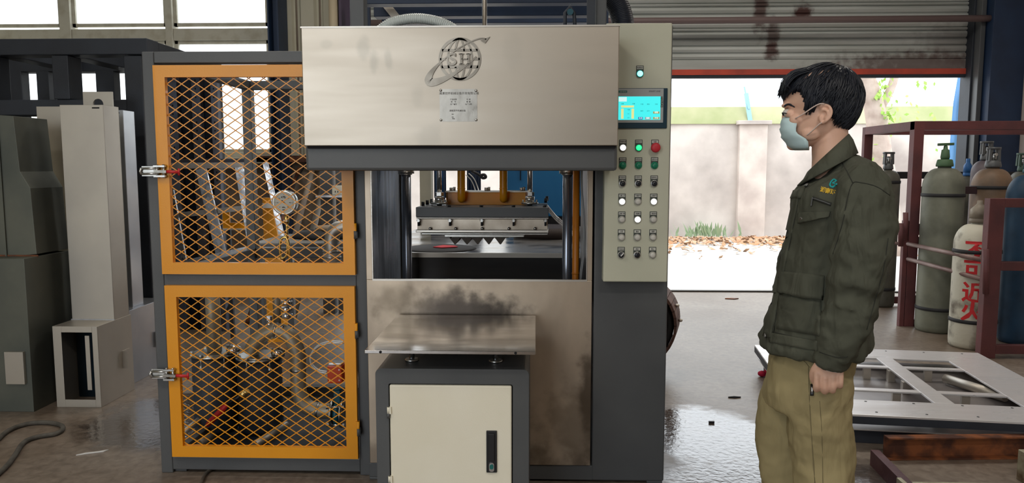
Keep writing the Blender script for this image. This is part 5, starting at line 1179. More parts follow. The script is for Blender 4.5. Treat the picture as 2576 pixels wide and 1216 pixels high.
# rusty C-channels
def channel(name, label, p, q, hgt, fl, m, t=.008):
    p = Vector(p); q = Vector(q); d = (q-p).normalized(); n_ = O(d.y, -d.x, 0)     # n_ faces the camera
    if n_.y > 0: n_ = -n_
    z = O(0, 0, 1)
    prof = [(0, 0), (0, hgt), (fl, hgt), (fl, hgt-t), (t, hgt-t), (t, t), (fl, t), (fl, 0)]
    mb = MB(); vs = [e+n_*a+z*b for e in (p, q) for a, b in prof]; k = 8
    mb.add(vs, [(0, 1, 4, 5), (1, 2, 3, 4), (0, 5, 6, 7), (13, 12, 9, 8), (12, 11, 10, 9), (15, 14, 13, 8)]+[(i, 8+i, 8+(i+1) % 8, (i+1) % 8) for i in range(8)])
    o = mb.build(name, m, bevel=.001); tag(o, label, 'channel'); return o
a = atz(2232, 1160, 0); b = atz(2600, 1152, 0); 
channel('steel_channel', 'long rusty orange-brown steel channel lying in front of the floor frame', a+O(0, .05, 0), b+O(.4, .05, 0), .112, .05, M_rust)
a = atz(2188, 1170, 0); b = atz(2300, 1290, 0)
channel('steel_channel', 'short maroon steel channel lying aslant nearest the khaki trousers', a, b, .075, .04, pm('dusty_maroon', s2l(120, 84, 84), s2l(78, 44, 52), 4, .5, metal=.2, bump=.3))
M_ag = pm('aged_plate', s2l(190, 186, 160), s2l(110, 88, 66), 6, .45, .6, metal=.5, bump=.3, lo=.45, hi=.62)
a = atz(2272, 1212, .07); 
tag(MB().box(a.x, a.x+1.2, a.y-.16, a.y, .03, .07).box(a.x-.02, a.x+.0, a.y-.5, a.y+.02, .0, .08).build('aged_bar', M_ag, bevel=.003), 'pale rust-speckled steel bar at the bottom edge of the picture', 'bar')
a = atz(2556, 1205, 0); tag(MB().box(a.x, a.x+.12, a.y-.05, a.y+.0, 0, .14).build('steel_block', M_ag, bevel=.003), 'upright pale steel block beside the rust-speckled bar', 'block')

# ------------------------------------------------------------------ small things on the floor
P = [atz(u, v, .012) for u, v in ((-120, 1200), (-20, 1120), (20, 1085), (70, 1067), (120, 1064), (152, 1070), (158, 1080), (140, 1092), (95, 1100), (60, 1114), (35, 1150), (10, 1180), (-60, 1240))]
tag(MB().tube(spline(P, 8), .012, 10).build('black_hose', M_dusty), 'dusty black hose looping on the floor by the chutes', 'hose')
P = [atz(u, v, .010) for u, v in ((555, 1170), (520, 1190), (500, 1230))]
tag(MB().tube(spline(P, 6), .008, 8).build('floor_cable', M_dusty), 'thin dusty cable running under the mesh cabinet', 'cable')
a = atz(230, 1140, .004); tag(MB().prism([(-.06, -.03), (-.01, -.005), (.05, .02), (.06, .045), (.02, .02), (-.03, -.0)], lambda x, y, d: O(a.x+x, a.y+y, d), .001, .005).build('paper_scrap', M_white), 'torn white paper scrap on the floor below the chutes', 'scrap')
a = atz(1790, 1061, .01); tag(MB().box(a.x-.015, a.x+.015, a.y-.006, a.y+.006, .001, .012).build('dark_chip', M_black), 'small black chip lying in the bright puddle', 'chip')
a = atz(1848, 1000, .005); tag(MB().prism([(-.04, 0), (.0, .015), (.04, .004), (.0, -.008)], lambda x, y, d: O(a.x+x, a.y+y, d), .001, .008).build('dry_leaf', M_hole), 'dark curled leaf on the floor near the trousers', 'leaf')
a = atz(1917, 948, .0); tag(MB().ball((a.x, a.y, .02), (.03, .03, .02), 12, 8).ball((a.x+.03, a.y, .028), (.02, .02, .028), 10, 6).build('red_rag', pm('crimson_cloth', s2l(190, 20, 60), rough=.8)), 'small crimson rag on the floor in front of the trousers', 'cloth')
a = atz(1840, 753, .0); tag(MB().prism([(-.07, 0), (0, .03), (.08, .01), (.02, -.03)], lambda x, y, d: O(a.x+x, a.y+y, d), .001, .01).build('dry_leaf', M_rust), 'brown leaf lying on the bright floor near the door rail', 'leaf')
a = rect(1576, 1204, 1590, 1240, 3.7); tag(MB().cyl((a[0], 3.6, .012), (a[1]+.02, 3.5, .012), .011, 8).cyl((a[0]+.02, 3.62, .012), (a[1]+.05, 3.5, .012), .011, 8).build('red_cable', M_red), 'red cable lying on the floor under the press', 'cable')
#@@MAN
# ------------------------------------------------------------------ THE PERSON
from mathutils.bvhtree import BVHTree
AZ = math.atan((2070-1288)/FPX)-R(1.84); mo_ = at(2070, 600, 2.08); MO = O(mo_.x, 2.08, 0)
MM = Matrix.Translation(MO) @ Matrix.Rotation(-AZ, 4, 'Z'); MI = MM.inverted()
NY = O(math.sin(AZ), math.cos(AZ), 0)
def ML(u, v, dy=0):
    d = ray(u, v); p = CP + d*(((MO-CP).dot(NY)+dy)/d.dot(NY)); return MI @ p
man = thing('person', 'person in dark olive work jacket, khaki trousers and pale blue mask facing the press', 'person', MO)
man.rotation_euler = (0, 0, -AZ)
LOCAL = True
def crom(rows, n=5):
    out = []; Rw = [tuple(2*a-b for a, b in zip(rows[0], rows[1]))]+list(rows)+[tuple(2*a-b for a, b in zip(rows[-1], rows[-2]))]
    for i in range(1, len(Rw)-2):
        for k in range(n):
            t = k/n; out.append(tuple(.5*((2*b)+(c-a)*t+(2*a-5*b+4*c-d)*t*t+(3*b-a-3*c+d)*t**3) for a, b, c, d in zip(*Rw[i-1:i+3])))
    out.append(tuple(rows[-1])); return out
def rings(rows, yc=0, n=40, taper=0, ex=.85, sub=5, wav=0):
    out = []
    for j, (uf, vf, ub, vb, w_) in enumerate(crom(rows, sub)):
        a = ML(uf, vf, yc); b = ML(ub, vb, yc); c = (a+b)/2; hx = (b-a)/2; r = []
        for k in range(n):
            t = 2*PI*k/n; ct, st = math.cos(t), math.sin(t)
            cx_ = math.copysign(abs(ct)**ex, ct); sy = math.copysign(abs(st)**ex, st)
            p = c+hx*cx_; r.append(O(p.x, yc+w_*sy*(1-taper*max(0, -ct)**2), p.z))
        out.append(r)
    return out
def remesh(o, vox, smooth=2, disp=None):
    m = o.modifiers.new('r', 'REMESH'); m.mode = 'VOXEL'; m.voxel_size = vox; m.use_smooth_shade = True
    if smooth: s_ = o.modifiers.new('s', 'SMOOTH'); s_.iterations = smooth; s_.factor = .5
    if disp:
        for (st, sz) in disp:
            tx = bpy.data.textures.new('folds', 'CLOUDS'); tx.noise_scale = sz; d = o.modifiers.new('d', 'DISPLACE'); d.texture = tx; d.strength = st; d.mid_level = .5
def skin_mat():
    m = pm('skin', (.78, .49, .365), (.72, .44, .32), 7, .48, bump=.12, bscale=120)
    b = m.node_tree.nodes['Principled BSDF']; setin(b, 'Subsurface Weight', .08); setin(b, 'Subsurface Radius', (.02, .008, .005)); return m
M_skin = skin_mat()
# body: one surface (head, neck, trunk, arms, hands, legs)
bd = MB()
head = [(2045, 176, 2102, 174, .022), (2018, 180, 2130, 178, .048), (1998, 190, 2146, 190, .063), (1984, 208, 2156, 208, .072), (1976, 232, 2160, 232, .0755), (1971, 252, 2158, 254, .076), (1969.5, 264, 2156, 266, .076), (1975, 277, 2152, 278, .0745), (1974, 290, 2146, 290, .0735), (1975, 308, 2138, 308, .071), (1974, 326, 2128, 322, .067), (1975, 342, 2118, 334, .062), (1979, 358, 2104, 344, .055), (1986, 371, 2088, 352, .047), (1998, 379, 2066, 360, .034)]
bd.loft(rings(head, taper=.30, ex=.95))
bd.loft(rings([(2048, 340, 2134, 300, .052), (2042, 372, 2134, 330, .055), (2042, 402, 2138, 360, .057), (2040, 430, 2146, 392, .064), (2030, 462, 2160, 430, .085)], ex=1))
# nose, lips and chin, brow ridge, eyelids
bd.loft([[ML(u, v, dy) for dy, u, v in ((-.005, 1976, 272), (.005, 1976, 272), (.005, 1984, 272), (-.005, 1984, 272))], [ML(u, v, dy) for dy, u, v in ((-.006, 1967, 290), (.006, 1967, 290), (.013, 1982, 290), (-.013, 1982, 290))], [ML(u, v, dy) for dy, u, v in ((-.009, 1966, 308), (.009, 1966, 308), (.018, 1982, 310), (-.018, 1982, 310))], [ML(u, v, dy) for dy, u, v in ((-.007, 1968, 316), (.007, 1968, 316), (.014, 1982, 318), (-.014, 1982, 318))]])
def blob(u, v, dy, rx, ry, rz): p = ML(u, v, dy); bd.ball(p, (rx, ry, rz), 16, 10)
blob(1979, 334, 0, .012, .022, .006); blob(1980, 344, 0, .011, .019, .006); blob(1994, 366, 0, .016, .02, .014)
for s in (-1, 1):
    blob(1976, 266, s*.028, .011, .02, .007); blob(1987, 286, s*.033, .0145, .016, .012); blob(2004, 303, s*.048, .02, .016, .018); blob(2040, 335, s*.056, .025, .012, .02)
# ears
for s in (-1, 1):
    E_ = lambda u, v, o_=0: ML(u, v, 0)+O(0, s*(.074+o_), 0)
    oc = [(2063, 276), (2070, 270), (2080, 270), (2088, 277), (2091, 288), (2087, 300), (2078, 309), (2070, 314), (2065, 308), (2064, 296)]
    bd.tube(spline([E_(u, v, .010 if 2 < i < 7 else .003) for i, (u, v) in enumerate(oc)], 4), .0042, 8)
    bd.prism([(2064, 276), (2072, 272), (2082, 274), (2086, 286), (2082, 300), (2072, 310), (2066, 306)], lambda a, b, d: E_(a, b, d), -.012, .003)
    bd.tube(spline([E_(2070, 282, .006), E_(2079, 284, .010), E_(2081, 293, .010), E_(2074, 303, .006)], 4), .003, 6)
# trunk, arms, legs (under the clothes)
bd.loft(rings([(2050, 450, 2150, 410, .07), (2030, 470, 2185, 450, .13), (2022, 500, 2195, 490, .15), (2010, 600, 2200, 600, .14), (1990, 720, 2160, 720, .13), (1985, 850, 2135, 860, .125), (1985, 935, 2118, 935, .12)]))
for s in (-1, 1):
    dy = -.228 if s < 0 else .232
    ax = (lambda u: u) if s < 0 else (lambda u: u-60*max(0, min(1, (2168-u)/70+.0)))
    bd.tube([ML(2140, 460, s*.10), ML(2160, 480, s*.17), ML(2168, 560, s*.21), ML(ax(2160), 640, dy), ML(ax(2140), 740, dy), ML(ax(2115), 850, dy), ML(ax(2094), 905, dy), ML(ax(2087), 925, dy)], [.04, .046, .044, .041, .038, .032, .026, .026], 14)
    ly = s*.09; fx = 0 if s < 0 else -22
    bd.tube([ML(2056 if s < 0 else 2010, 935, ly), ML(2060 if s < 0 else 1990, 1060, ly), ML(2075 if s < 0 else 1985, 1216, ly), ML(2075 if s < 0 else 1985, 1450, ly), ML(2075 if s < 0 else 1985, 1660, ly)], [.06, .06, .05, .045, .034], 14)
    # hand: palm, four curled fingers, thumb
    k = 1 if s < 0 else .0
    def Hh(u, v, o_): p = ML(u-(0 if s < 0 else 60), v, -.232); return O(p.x, (p.y+o_) if s < 0 else -(p.y+o_), p.z)
    pr_ = []
    for (v, u0, u1, th) in ((908, 2068, 2112, .019), (920, 2056, 2118, .020), (936, 2050, 2122, .0195), (952, 2048, 2123, .018), (962, 2050, 2121, .014)):
        pr_.append([Hh((u0+u1)/2+(u1-u0)/2*math.copysign(abs(math.cos(t_))**.7, math.cos(t_)), v, th*math.copysign(abs(math.sin(t_))**.8, math.sin(t_))+.006) for t_ in [2*PI*q/20 for q in range(20)]])
    bd.loft(pr_)
    for (u, v0, v1, r) in ((2055.5, 950, 981, .0088), (2076, 952, 986, .0092), (2096, 951, 984, .0088), (2114.5, 946, 973, .0078)):
        bd.tube(spline([Hh(u, v0-14, .0), Hh(u, v0, -.007), Hh(u-1, (v0+v1)/2+4, -.006), Hh(u-1.5, v1, .005), Hh(u-2, v1-1, .022), Hh(u-1, v1-16, .036), Hh(u, v1-26, .032)], 4), [r*.9]+[r]*20+[r*.9]*4, 10)
        bd.ball(Hh(u, v0-2, -.008), (r*1.0, r*1.0, r*1.0), 10, 8)
    bd.tube(spline([Hh(2062, 918, .008), Hh(2051, 934, .010), Hh(2047, 950, .018), Hh(2050, 965, .028), Hh(2060, 972, .036)], 4), [.012]*8+[.0115]*5+[.0105]*4, 10)
body = bd.build('body', M_skin, man, fix=True); remesh(body, .0027, 2)
# clothes -------------------------------------------------
def cloth_mat(name, a, b, sc_=5, bump=.5, rough=.85):
    m = pm(name, a, b, sc_, rough, bump=0, lo=.3, hi=.75, spec=.2); n = m.node_tree.nodes; l = m.node_tree.links; bb = n['Principled BSDF']
    t = n.new('ShaderNodeTexCoord'); mp = n.new('ShaderNodeMapping'); mp.inputs['Scale'].default_value = (1.3, 1, .55); mp.inputs['Rotation'].default_value = (0, .35, 0); l.new(t.outputs['Object'], mp.inputs[0])
    nz = n.new('ShaderNodeTexNoise'); nz.inputs['Scale'].default_value = 11; nz.inputs['Detail'].default_value = 3; nz.inputs['Distortion'].default_value = .8; l.new(mp.outputs[0], nz.inputs[0])
    nf = n.new('ShaderNodeTexNoise'); nf.inputs['Scale'].default_value = 700; l.new(t.outputs['Object'], nf.inputs[0])
    b1 = n.new('ShaderNodeBump'); b1.inputs['Strength'].default_value = bump; b1.inputs['Distance'].default_value = .025; l.new(nz.outputs[0], b1.inputs['Height'])
    b2 = n.new('ShaderNodeBump'); b2.inputs['Strength'].default_value = .3; b2.inputs['Distance'].default_value = .0008; l.new(nf.outputs[0], b2.inputs['Height']); l.new(b1.outputs[0], b2.inputs['Normal'])
    l.new(b2.outputs[0], bb.inputs['Normal']); return m
M_jk = cloth_mat('olive_twill', s2l(88, 90, 78), s2l(70, 72, 62), bump=.8); M_tr = cloth_mat('khaki_twill', s2l(172, 158, 118), s2l(146, 134, 98), bump=.45)
jb = MB()
jb.loft(rings([(2052, 444, 2136, 384, .070), (2032, 458, 2165, 398, .112), (2014, 470, 2192, 424, .160), (2004, 490, 2210, 456, .188), (1994, 530, 2224, 510, .197), (1980, 590, 2228, 590, .198), (1966, 650, 2220, 650, .196), (1952, 710, 2208, 710, .196), (1938, 770, 2198, 770, .198), (1925, 820, 2194, 825, .204), (1913, 846, 2192, 862, .210), (1917, 862, 2188, 878, .206), (1934, 864, 2176, 882, .19)], ex=.88))
slv = [(2166, 448, -.130, .060), (2176, 490, -.190, .068), (2178, 555, -.220, .069), (2168, 635, -.230, .069), (2150, 715, -.236, .066), (2130, 790, -.238, .061), (2116, 840, -.236, .056), (2106, 872, -.234, .049), (2098, 890, -.233, .0455)]
cuf = [(2099, 884, -.233, .0435), (2093, 902, -.232, .0425), (2088, 920, -.231, .041)]
for s in (1, -1):
    for seg in (slv, cuf):
        cr_ = crom(seg, 4); pts_ = [ML(a, b, c) for a, b, c, r in cr_]; pts_ = [O(p.x-(0 if s > 0 else .06*max(0, min(1, (1.30-p.z)/.35))), p.y*s, p.z) for p in pts_]
        # wrinkled tube
        jb.tube(pts_, [q[3]*(1+(.035*math.sin(i*2.1)+.02*math.sin(i*3.7) if seg is slv and i > 12 else 0)) for i, q in enumerate(cr_)], 24)
jacket = jb.build('jacket', M_jk, man); remesh(jacket, .0055, 3, ((.034, .12), (.016, .045)))
tb = MB()
tb.loft(rings([(1950, 845, 2165, 860, .15), (1942, 880, 2162, 890, .165), (1930, 920, 2154, 925, .172), (1920, 960, 2146, 960, .172), (1913, 1000, 2142, 1000, .165)], ex=.9))
tb.loft(rings([(1985, 950, 2147, 950, .095), (1976, 1010, 2142, 1010, .10), (1980, 1070, 2143, 1070, .098), (1990, 1130, 2149, 1130, .094), (1998, 1216, 2154, 1216, .092), (2000, 1330, 2150, 1330, .088), (2006, 1500, 2140, 1500, .082), (2010, 1640, 2136, 1640, .08)], yc=-.092, ex=.95))
tb.loft(rings([(1922, 950, 2070, 950, .095), (1908, 1010, 2060, 1010, .096), (1904, 1060, 2050, 1060, .094), (1910, 1120, 2045, 1120, .092), (1916, 1216, 2045, 1216, .09), (1922, 1330, 2045, 1330, .086), (1925, 1500, 2040, 1500, .08), (1925, 1610, 2036, 1610, .08)], yc=.092, ex=.95))
trs = tb.build('trousers', M_tr, man); remesh(trs, .0065, 3, ((.030, .13), (.012, .05)))
for s, uc in ((-1, 2050), (1, 1965)):
    c = ML(uc, 1640, s*.092); sh2 = []
    for (dx, w_, h_) in ((.09, .03, .07), (.08, .038, .10), (.02, .042, .10), (-.05, .046, .075), (-.12, .048, .055), (-.17, .04, .045), (-.19, .02, .03)):
        sh2.append([O(c.x+dx, s*.092+w_*math.cos(t_), max(0, h_/2+h_/2*math.sin(t_))) for t_ in [2*PI*q/16 for q in range(16)]])
    MB().loft(sh2).build('shoe', M_black, man)
# sight-line patches laid on the finished cloth, a few millimetres thick
bpy.context.view_layer.update(); dg = bpy.context.evaluated_depsgraph_get()
def bvh(o):
    e = o.evaluated_get(dg); me = e.to_mesh(); vs = [v.co.copy() for v in me.vertices]; ps = [tuple(p.vertices) for p in me.polygons]; e.to_mesh_clear(); return BVHTree.FromPolygons(vs, ps)
BJ, BT, BB = bvh(jacket), bvh(trs), bvh(body)
camL = MI @ CP
def hit(B, u, v, off=0):
    d = (ML(u, v, 0)-camL).normalized(); p, n_, i, ds = B.ray_cast(camL, d)
    if p is None: return None
    if n_.dot(d) > 0: n_ = -n_
    return p+n_*off, n_
def patch(name, B, quad, m, thick=.003, nx=14, ny=8, parent=None, lift=.0, **k):
    top, bot = [], []
    for j in range(ny+1):
        for i in range(nx+1):
            s_, t_ = i/nx, j/ny; u = (quad[0][0]*(1-s_)+quad[1][0]*s_)*(1-t_)+(quad[3][0]*(1-s_)+quad[2][0]*s_)*t_; v = (quad[0][1]*(1-s_)+quad[1][1]*s_)*(1-t_)+(quad[3][1]*(1-s_)+quad[2][1]*s_)*t_
            h = hit(B, u, v)
            if h is None: h = (top[-1][0], top[-1][1]) if top else (ML(u, v, -.2), O(0, -1, 0))
            top.append(h)
    n = nx+1; vs = [p+q*(thick+lift*(i//n)/ny) for i, (p, q) in enumerate(top)]+[p-q*.002 for p, q in top]; M = len(top)
    fs = [(j*n+i, j*n+i+1, (j+1)*n+i+1, (j+1)*n+i) for j in range(ny) for i in range(nx)]; fs += [tuple(M+a for a in reversed(f)) for f in fs]
    rim_ = [j for j in range(n)]+[j*n+nx for j in range(1, ny+1)]+[ny*n+i for i in range(nx-1, -1, -1)]+[j*n for j in range(ny-1, 0, -1)]
    for a, b in zip(rim_, rim_[1:]+rim_[:1]): fs.append((a, b, M+b, M+a))
    return MB().add(vs, fs, True).build(name, m, parent or man, **k)
def seam(name, B, pts, r, m, off=.0, parent=None, n=4):
    sp_ = spline([(u, v, 0) for u, v in pts], n); L = []
    for q in sp_:
        h = hit(B, q.x, q.y, off)
        if h: L.append(h[0])
    return MB().tube(L, r, 6).build(name, m, parent or man)
M_jk2 = pm('seam_olive', s2l(44, 46, 40), rough=.9); M_tr2 = pm('seam_khaki', s2l(118, 108, 78), rough=.9)
jkp = jacket
patch('pocket_flap', BJ, [(2008, 536), (2090, 532), (2086, 546), (2012, 563)], M_jk, .004, lift=.005)
patch('pocket_flap', BJ, [(1962, 682), (2074, 694), (2071, 756), (1962, 738)], M_jk, .004, lift=.006)
patch('pocket', BJ, [(1958, 742), (2066, 758), (2062, 846), (1955, 828)], M_jk, .0025)
patch('placket', BJ, [(2001, 482), (2014, 480), (1940, 850), (1921, 846)], M_jk, .004, nx=4, ny=30)
patch('hem_band', BJ, [(1932, 836), (2056, 858), (2056, 884), (1936, 862)], M_jk, .003, ny=4)
for nm, pts_ in (('armhole_seam', [(2238, 492), (2205, 470), (2165, 460), (2145, 462), (2132, 500), (2120, 560), (2096, 640)]), ('yoke_seam', [(2145, 460), (2130, 430), (2112, 400)]), ('sleeve_seam', [(2234, 600), (2222, 680), (2200, 760), (2180, 830)]), ('hem_seam', [(1938, 834), (1990, 846), (2050, 858)]), ('cuff_seam', [(2062, 886), (2085, 894), (2110, 900), (2132, 898)]), ('placket_seam', [(2012, 490), (1990, 600), (1966, 720), (1946, 840)])):
    seam(nm, BJ, pts_, .0011, M_jk2, .0005, jacket)
# zip pocket
zp_ = patch('zip_pocket', BJ, [(2046, 494), (2092, 510), (2090, 519), (2044, 503)], M_jk2, .002, ny=3)
seam('zip', BJ, [(2046, 499), (2068, 506), (2091, 515)], .0016, M_dark, .003, zp_); seam('zip_pull', BJ, [(2047, 497), (2045, 508), (2043, 520)], .0018, M_dark, .004, zp_)
def btn(B, u, v, r, m):
    h = hit(B, u, v, .007); q = h[1].to_track_quat('Z', 'Y').to_matrix().to_4x4(); q.translation = h[0]
    b = MB().lathe([(r, -.004), (r, 0), (r*.8, .0015), (r*.5, .0008), (r*.2, .0012)], n=20); b.v = [tuple(q @ Vector(p)) for p in b.v]; b.build('button', m, man)
for u, v in ((2020, 552), (1930, 846), (2032, 470)): btn(BJ, u, v, .0062, pm('gunmetal', (.2, .2, .19), rough=.35, metal=.8))
# chest embroidery
def ptext(name, body_, size, m, uc, vc_, ang, B, off=.0015, asp=1):
    cu = bpy.data.curves.new(name, 'FONT'); cu.body = body_; cu.size = size; cu.align_x = 'CENTER'; cu.align_y = 'CENTER'; cu.resolution_u = 2; cu.offset = .4
    o = bpy.data.objects.new(name, cu); C.objects.link(o); me = bpy.data.meshes.new_from_object(o); bpy.data.objects.remove(o); bm = bmesh.new(); bm.from_mesh(me)
    ca, sa = math.cos(R(ang)), math.sin(R(ang))
    for v in bm.verts:
        x, y = v.co.x*asp, -v.co.y; h = hit(B, uc+x*ca-y*sa, vc_+x*sa+y*ca, off)
        if h: v.co = h[0]
    bm.to_mesh(me); bm.free(); me.materials.append(m); o = bpy.data.objects.new(name, me); C.objects.link(o); par(o, jacket); return o
M_gold = pm('gold_thread', (.72, .46, .03), rough=.7); M_tth = pm('teal_thread', (.01, .36, .38), rough=.7)
ptext('embroidery', '湖南环', 14.5, M_gold, 2083, 482, 14, BJ, asp=.9)
seam('emblem', BJ, [(2104, 456), (2098, 452), (2091, 458), (2088, 466), (2092, 471), (2099, 469), (2106, 463)], .0022, M_tth, .0005, jacket, 6); seam('emblem', BJ, [(2106, 454), (2100, 459), (2095, 461), (2103, 466), (2094, 473)], .0018, M_tth, .0005, jacket, 6)
# collar: folded ring around the neck
def tring(uf, vf, ub, vb, w_, n=36, gap=0):
    a, b = ML(uf, vf), ML(ub, vb); c = (a+b)/2; hx = (b-a)/2
    return [O((c+hx*math.cos(t_)).x, w_*math.sin(t_), (c+hx*math.cos(t_)).z) for t_ in [PI+.10+(2*PI-.20)*k/n for k in range(n+1)]]
def sheetrings(rs, name, m, th=.004):
    n = len(rs[0]); vs = [p for r in rs for p in r]; fs = [(i*n+k, i*n+k+1, (i+1)*n+k+1, (i+1)*n+k) for i in range(len(rs)-1) for k in range(n-1)]
    o = MB().add(vs, fs, True).build(name, m, man); so_ = o.modifiers.new('s', 'SOLIDIFY'); so_.thickness = th; so_.offset = 0; return o
sheetrings([tring(2040, 444, 2132, 360, .060), tring(2037, 430, 2133, 344, .0595), tring(2032, 434, 2136, 338, .064), tring(2022, 452, 2145, 352, .078), tring(2006, 468, 2158, 386, .104)], 'collar', M_jk)
patch('lapel', BJ, [(1999, 482), (2026, 474), (2014, 500), (1992, 500)], M_jk, .006, nx=5, ny=4)
# white shirt cuff and trouser details
a, b = ML(2090, 912, -.232), ML(2087, 924, -.231); MB().tube([a, b], [.036, .0345], 24).build('shirt_cuff', pm('white_knit', (.62, .62, .62), rough=.9), man)
seam('side_seam', BT, [(2033, 905), (2036, 1000), (2042, 1100), (2050, 1216)], .0012, M_tr2, .0, trs); seam('crease', BT, [(2062, 1010), (2068, 1100), (2070, 1216)], .0008, M_tr2, .0, trs)
seam('pocket_seam', BT, [(2010, 900), (2026, 912), (2036, 925)], .001, M_tr2, .0, trs)
zt_q = patch('zip_tag', BT, [(2039, 970), (2048, 970), (2047, 996), (2039, 996)], M_black, .005, nx=3, ny=5); patch('tag_face', BT, [(2041, 974), (2046, 974), (2045.5, 988), (2041, 988)], M_alum, .006, nx=2, ny=3, parent=zt_q)
# face mask
mk = []
vt = [(296, 1970, 2004, .040), (301, 1967, 2006, .050), (306, 1965, 2006, .056), (313, 1963.5, 2005, .060), (320, 1963, 2004, .062), (326, 1963, 2003, .0635), (333, 1963.5, 2003, .064), (340, 1964.5, 2008, .065), (346, 1966.5, 2018, .065), (352, 1970, 2028, .064), (359, 1975, 2033, .062), (366, 1981, 2034, .060), (372, 1988, 2034, .056), (378, 1998, 2034, .050)]
for (v, uf, ue, w_) in vt:
    f, e = ML(uf, v+0, 0), ML(ue, v-2, -.05); r = []
    for k in range(25):
        t_ = -1+2*k/24; pl_ = {318: -.0015, 326: .0018, 340: -.0018, 346: .0018, 359: -.0015, 366: .0012}.get(v if v != 320 else 318, 0)*math.cos(t_*PI/2)**.5 if abs(t_) < 1 else 0; r.append(O(f.x+(e.x-f.x)*(abs(t_)**2.1)-pl_, w_*math.sin(t_*PI/2)*1.02, f.z+(e.z-f.z)*abs(t_)))
    mk.append(r)
M_mask = pm('mask_blue', s2l(200, 226, 230), s2l(190, 218, 224), 6, .85, bump=.12, bscale=200)
sheetrings(mk, 'face_mask', M_mask, .0016)
M_str = pm('strap_white', s2l(220, 200, 190), rough=.8)
for s in (-1, 1):
    q = lambda u, v, y: O(ML(u, v, 0).x, s*y, ML(u, v, 0).z)
    MB().tube(spline([q(2003, 302, .064), q(2025, 290, .079), q(2046, 276, .085), q(2062, 268, .087), q(2074, 268, .084)], 4), .0017, 6).build('ear_strap', M_str, man)
    MB().tube(spline([q(2031, 343, .066), q(2046, 331, .077), q(2060, 318, .084), q(2068, 313, .086)], 4), .0017, 6).build('ear_strap', M_str, man)
# eyes, lashes, brows
for s in (-1, 1):
    p = ML(1985, 286, 0); p.y = s*.033; MB().ball(p+O(-.0035, 0, .0), (.0125, .0125, .0105), 14, 10).build('eye', pm('eye_white', (.6, .56, .52), rough=.2), man)
    MB().ball(p+O(-.0125, s*.003, -.003), (.004, .005, .005), 10, 8).build('iris', M_hole, man)
    MB().tube(spline([p+O(-.016, -s*.006, -.001), p+O(-.0165, s*.003, .000), p+O(-.011, s*.0125, -.001), p+O(-.003, s*.015, -.003)], 4), [.0012]*12+[.0006], 6).build('eyelash', M_hole, man)
h_ = [hit(BB, u, v, .0005) for u, v in ((1973, 268), (1978, 264), (1985, 263), (1993, 266), (2000, 270))]
br = [x[0] for x in h_ if x]
M_hair = pm('black_hair', (.009, .011, .016), (.014, .017, .026), 12, .45, spec=.35)
MB().tube(spline(br, 3), [.0022]+[.0034]*8+[.0022]*3+[.001], 6, sq=(1, .8)).build('eyebrow', M_hair, man)
# hair: cap and overlapping locks running out from the crown
HC = ML(2073, 254, 0); RX, RY, RZ = .0985, .0835, .0975
s1_ = ML(2173, 254, 0).x-HC.x; ax_ = 100/s1_; az_ = 100/(HC.z-ML(2073, 354, 0).z)
def puv(p): return 2073+(p.x-HC.x)*ax_, 254-(p.z-HC.z)*az_
HP = [(1951, 252), (1953, 224), (1985, 190), (2030, 160), (2090, 152), (2145, 168), (2176, 215), (2176, 262), (2162, 300), (2146, 330), (2124, 334), (2098, 322), (2091, 296), (2087, 272), (2072, 264), (2058, 268), (2050, 284), (2040, 296), (2026, 298), (2025, 275), (2021, 252), (2008, 234), (1988, 238), (1968, 256)]
def inside(u, v):
    c = False; j = len(HP)-1
    for i in range(len(HP)):
        (a, b), (e, f) = HP[i], HP[j]
        if (b > v) != (f > v) and u < (e-a)*(v-b)/(f-b)+a: c = not c
        j = i
    return c
cap = MB(); n, m_ = 72, 48; grid = {}
pole = Vector((.38, 0, .92)).normalized(); e1 = pole.cross(Vector((0, 1, 0))).normalized(); e2 = pole.cross(e1)
def hd_(th, ph, rad): d = pole*math.cos(th)+(e1*math.cos(ph)+e2*math.sin(ph))*math.sin(th); return O(HC.x+d.x*RX*rad, d.y*RY*rad, HC.z+d.z*RZ*rad), d
vs_, fs_ = [], []
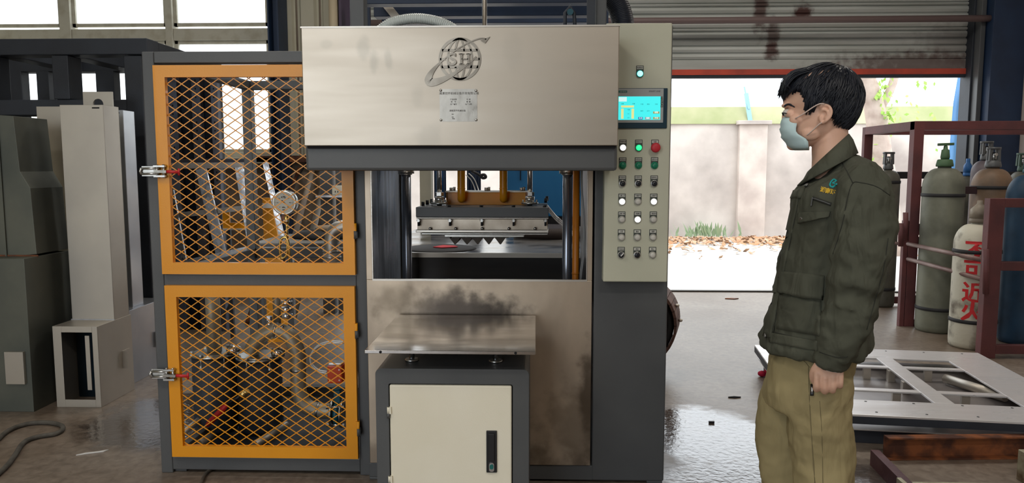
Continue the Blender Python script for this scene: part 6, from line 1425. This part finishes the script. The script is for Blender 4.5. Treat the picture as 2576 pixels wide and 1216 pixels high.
for i in range(m_+1):
    for j in range(n): vs_.append(hd_(i/m_*2.6, 2*PI*j/n, .975)[0])
for i in range(m_):
    for j in range(n):
        f = (i*n+j, i*n+(j+1) % n, (i+1)*n+(j+1) % n, (i+1)*n+j); c = sum((vs_[q] for q in f), Vector())/4
        if inside(*puv(c)): fs_.append(f)
cap.add(vs_, fs_, True)
rnd = random.Random(3)
for i in range(2600):
    ph = rnd.uniform(0, 2*PI); th0 = math.acos(1-rnd.random()*1.55); L = rnd.uniform(.35, .75); lift = rnd.uniform(.985, 1.045); pts_ = []; sw_ = rnd.uniform(-.22, .22)
    for k in range(7):
        t_ = k/6; th = th0+L*t_; p, d = hd_(th, ph+sw_*t_, lift+.012*math.sin(t_*PI))
        fr_ = max(0, -d.x)**2*max(0, (d.z+.1)) if abs(d.y) < .95 else 0
        p = p+O(-.030*fr_*t_, 0, -.004*fr_)
        if k > 0 and not inside(*puv(p)): break
        if k == 0 and not inside(*puv(p)): break
        pts_.append(p)
    if len(pts_) >= 4:
        r = rnd.uniform(.0016, .0034); N = len(pts_); cap.tube(pts_, [r*(.55+.45*math.sin(min(1, (q+1)/N*1.2)*PI)) if q < N-1 else .0004 for q in range(N)], 5, sq=(1.5, .6))
# fringe swept forward over the forehead
for i in range(330):
    y = rnd.uniform(-.062, .062); s0 = rnd.uniform(-6, 12); tip_u = 1953+rnd.uniform(0, 16)+abs(y)*420; tip_v = 250-rnd.uniform(0, 16)-abs(y)*240
    q = lambda u, v, k: O(ML(u, v, 0).x, y*k, ML(u, v, 0).z)
    pts_ = spline([q(2035+s0, 168+rnd.uniform(0, 8)+abs(y)*180, .8), q(1995+s0, 182+rnd.uniform(-3, 8)+abs(y)*170, .95), q(1968+s0*.5+abs(y)*200, 208+rnd.uniform(-4, 6)+abs(y)*90, 1.0), q(tip_u, tip_v, 1.0)], 3)
    r = rnd.uniform(.0018, .0034); N = len(pts_); cap.tube(pts_, [r*(1-.85*(k/N)**2) for k in range(N)], 5, sq=(1.4, .6))
cap.build('hair', M_hair, man, fix=False)
LOCAL = False
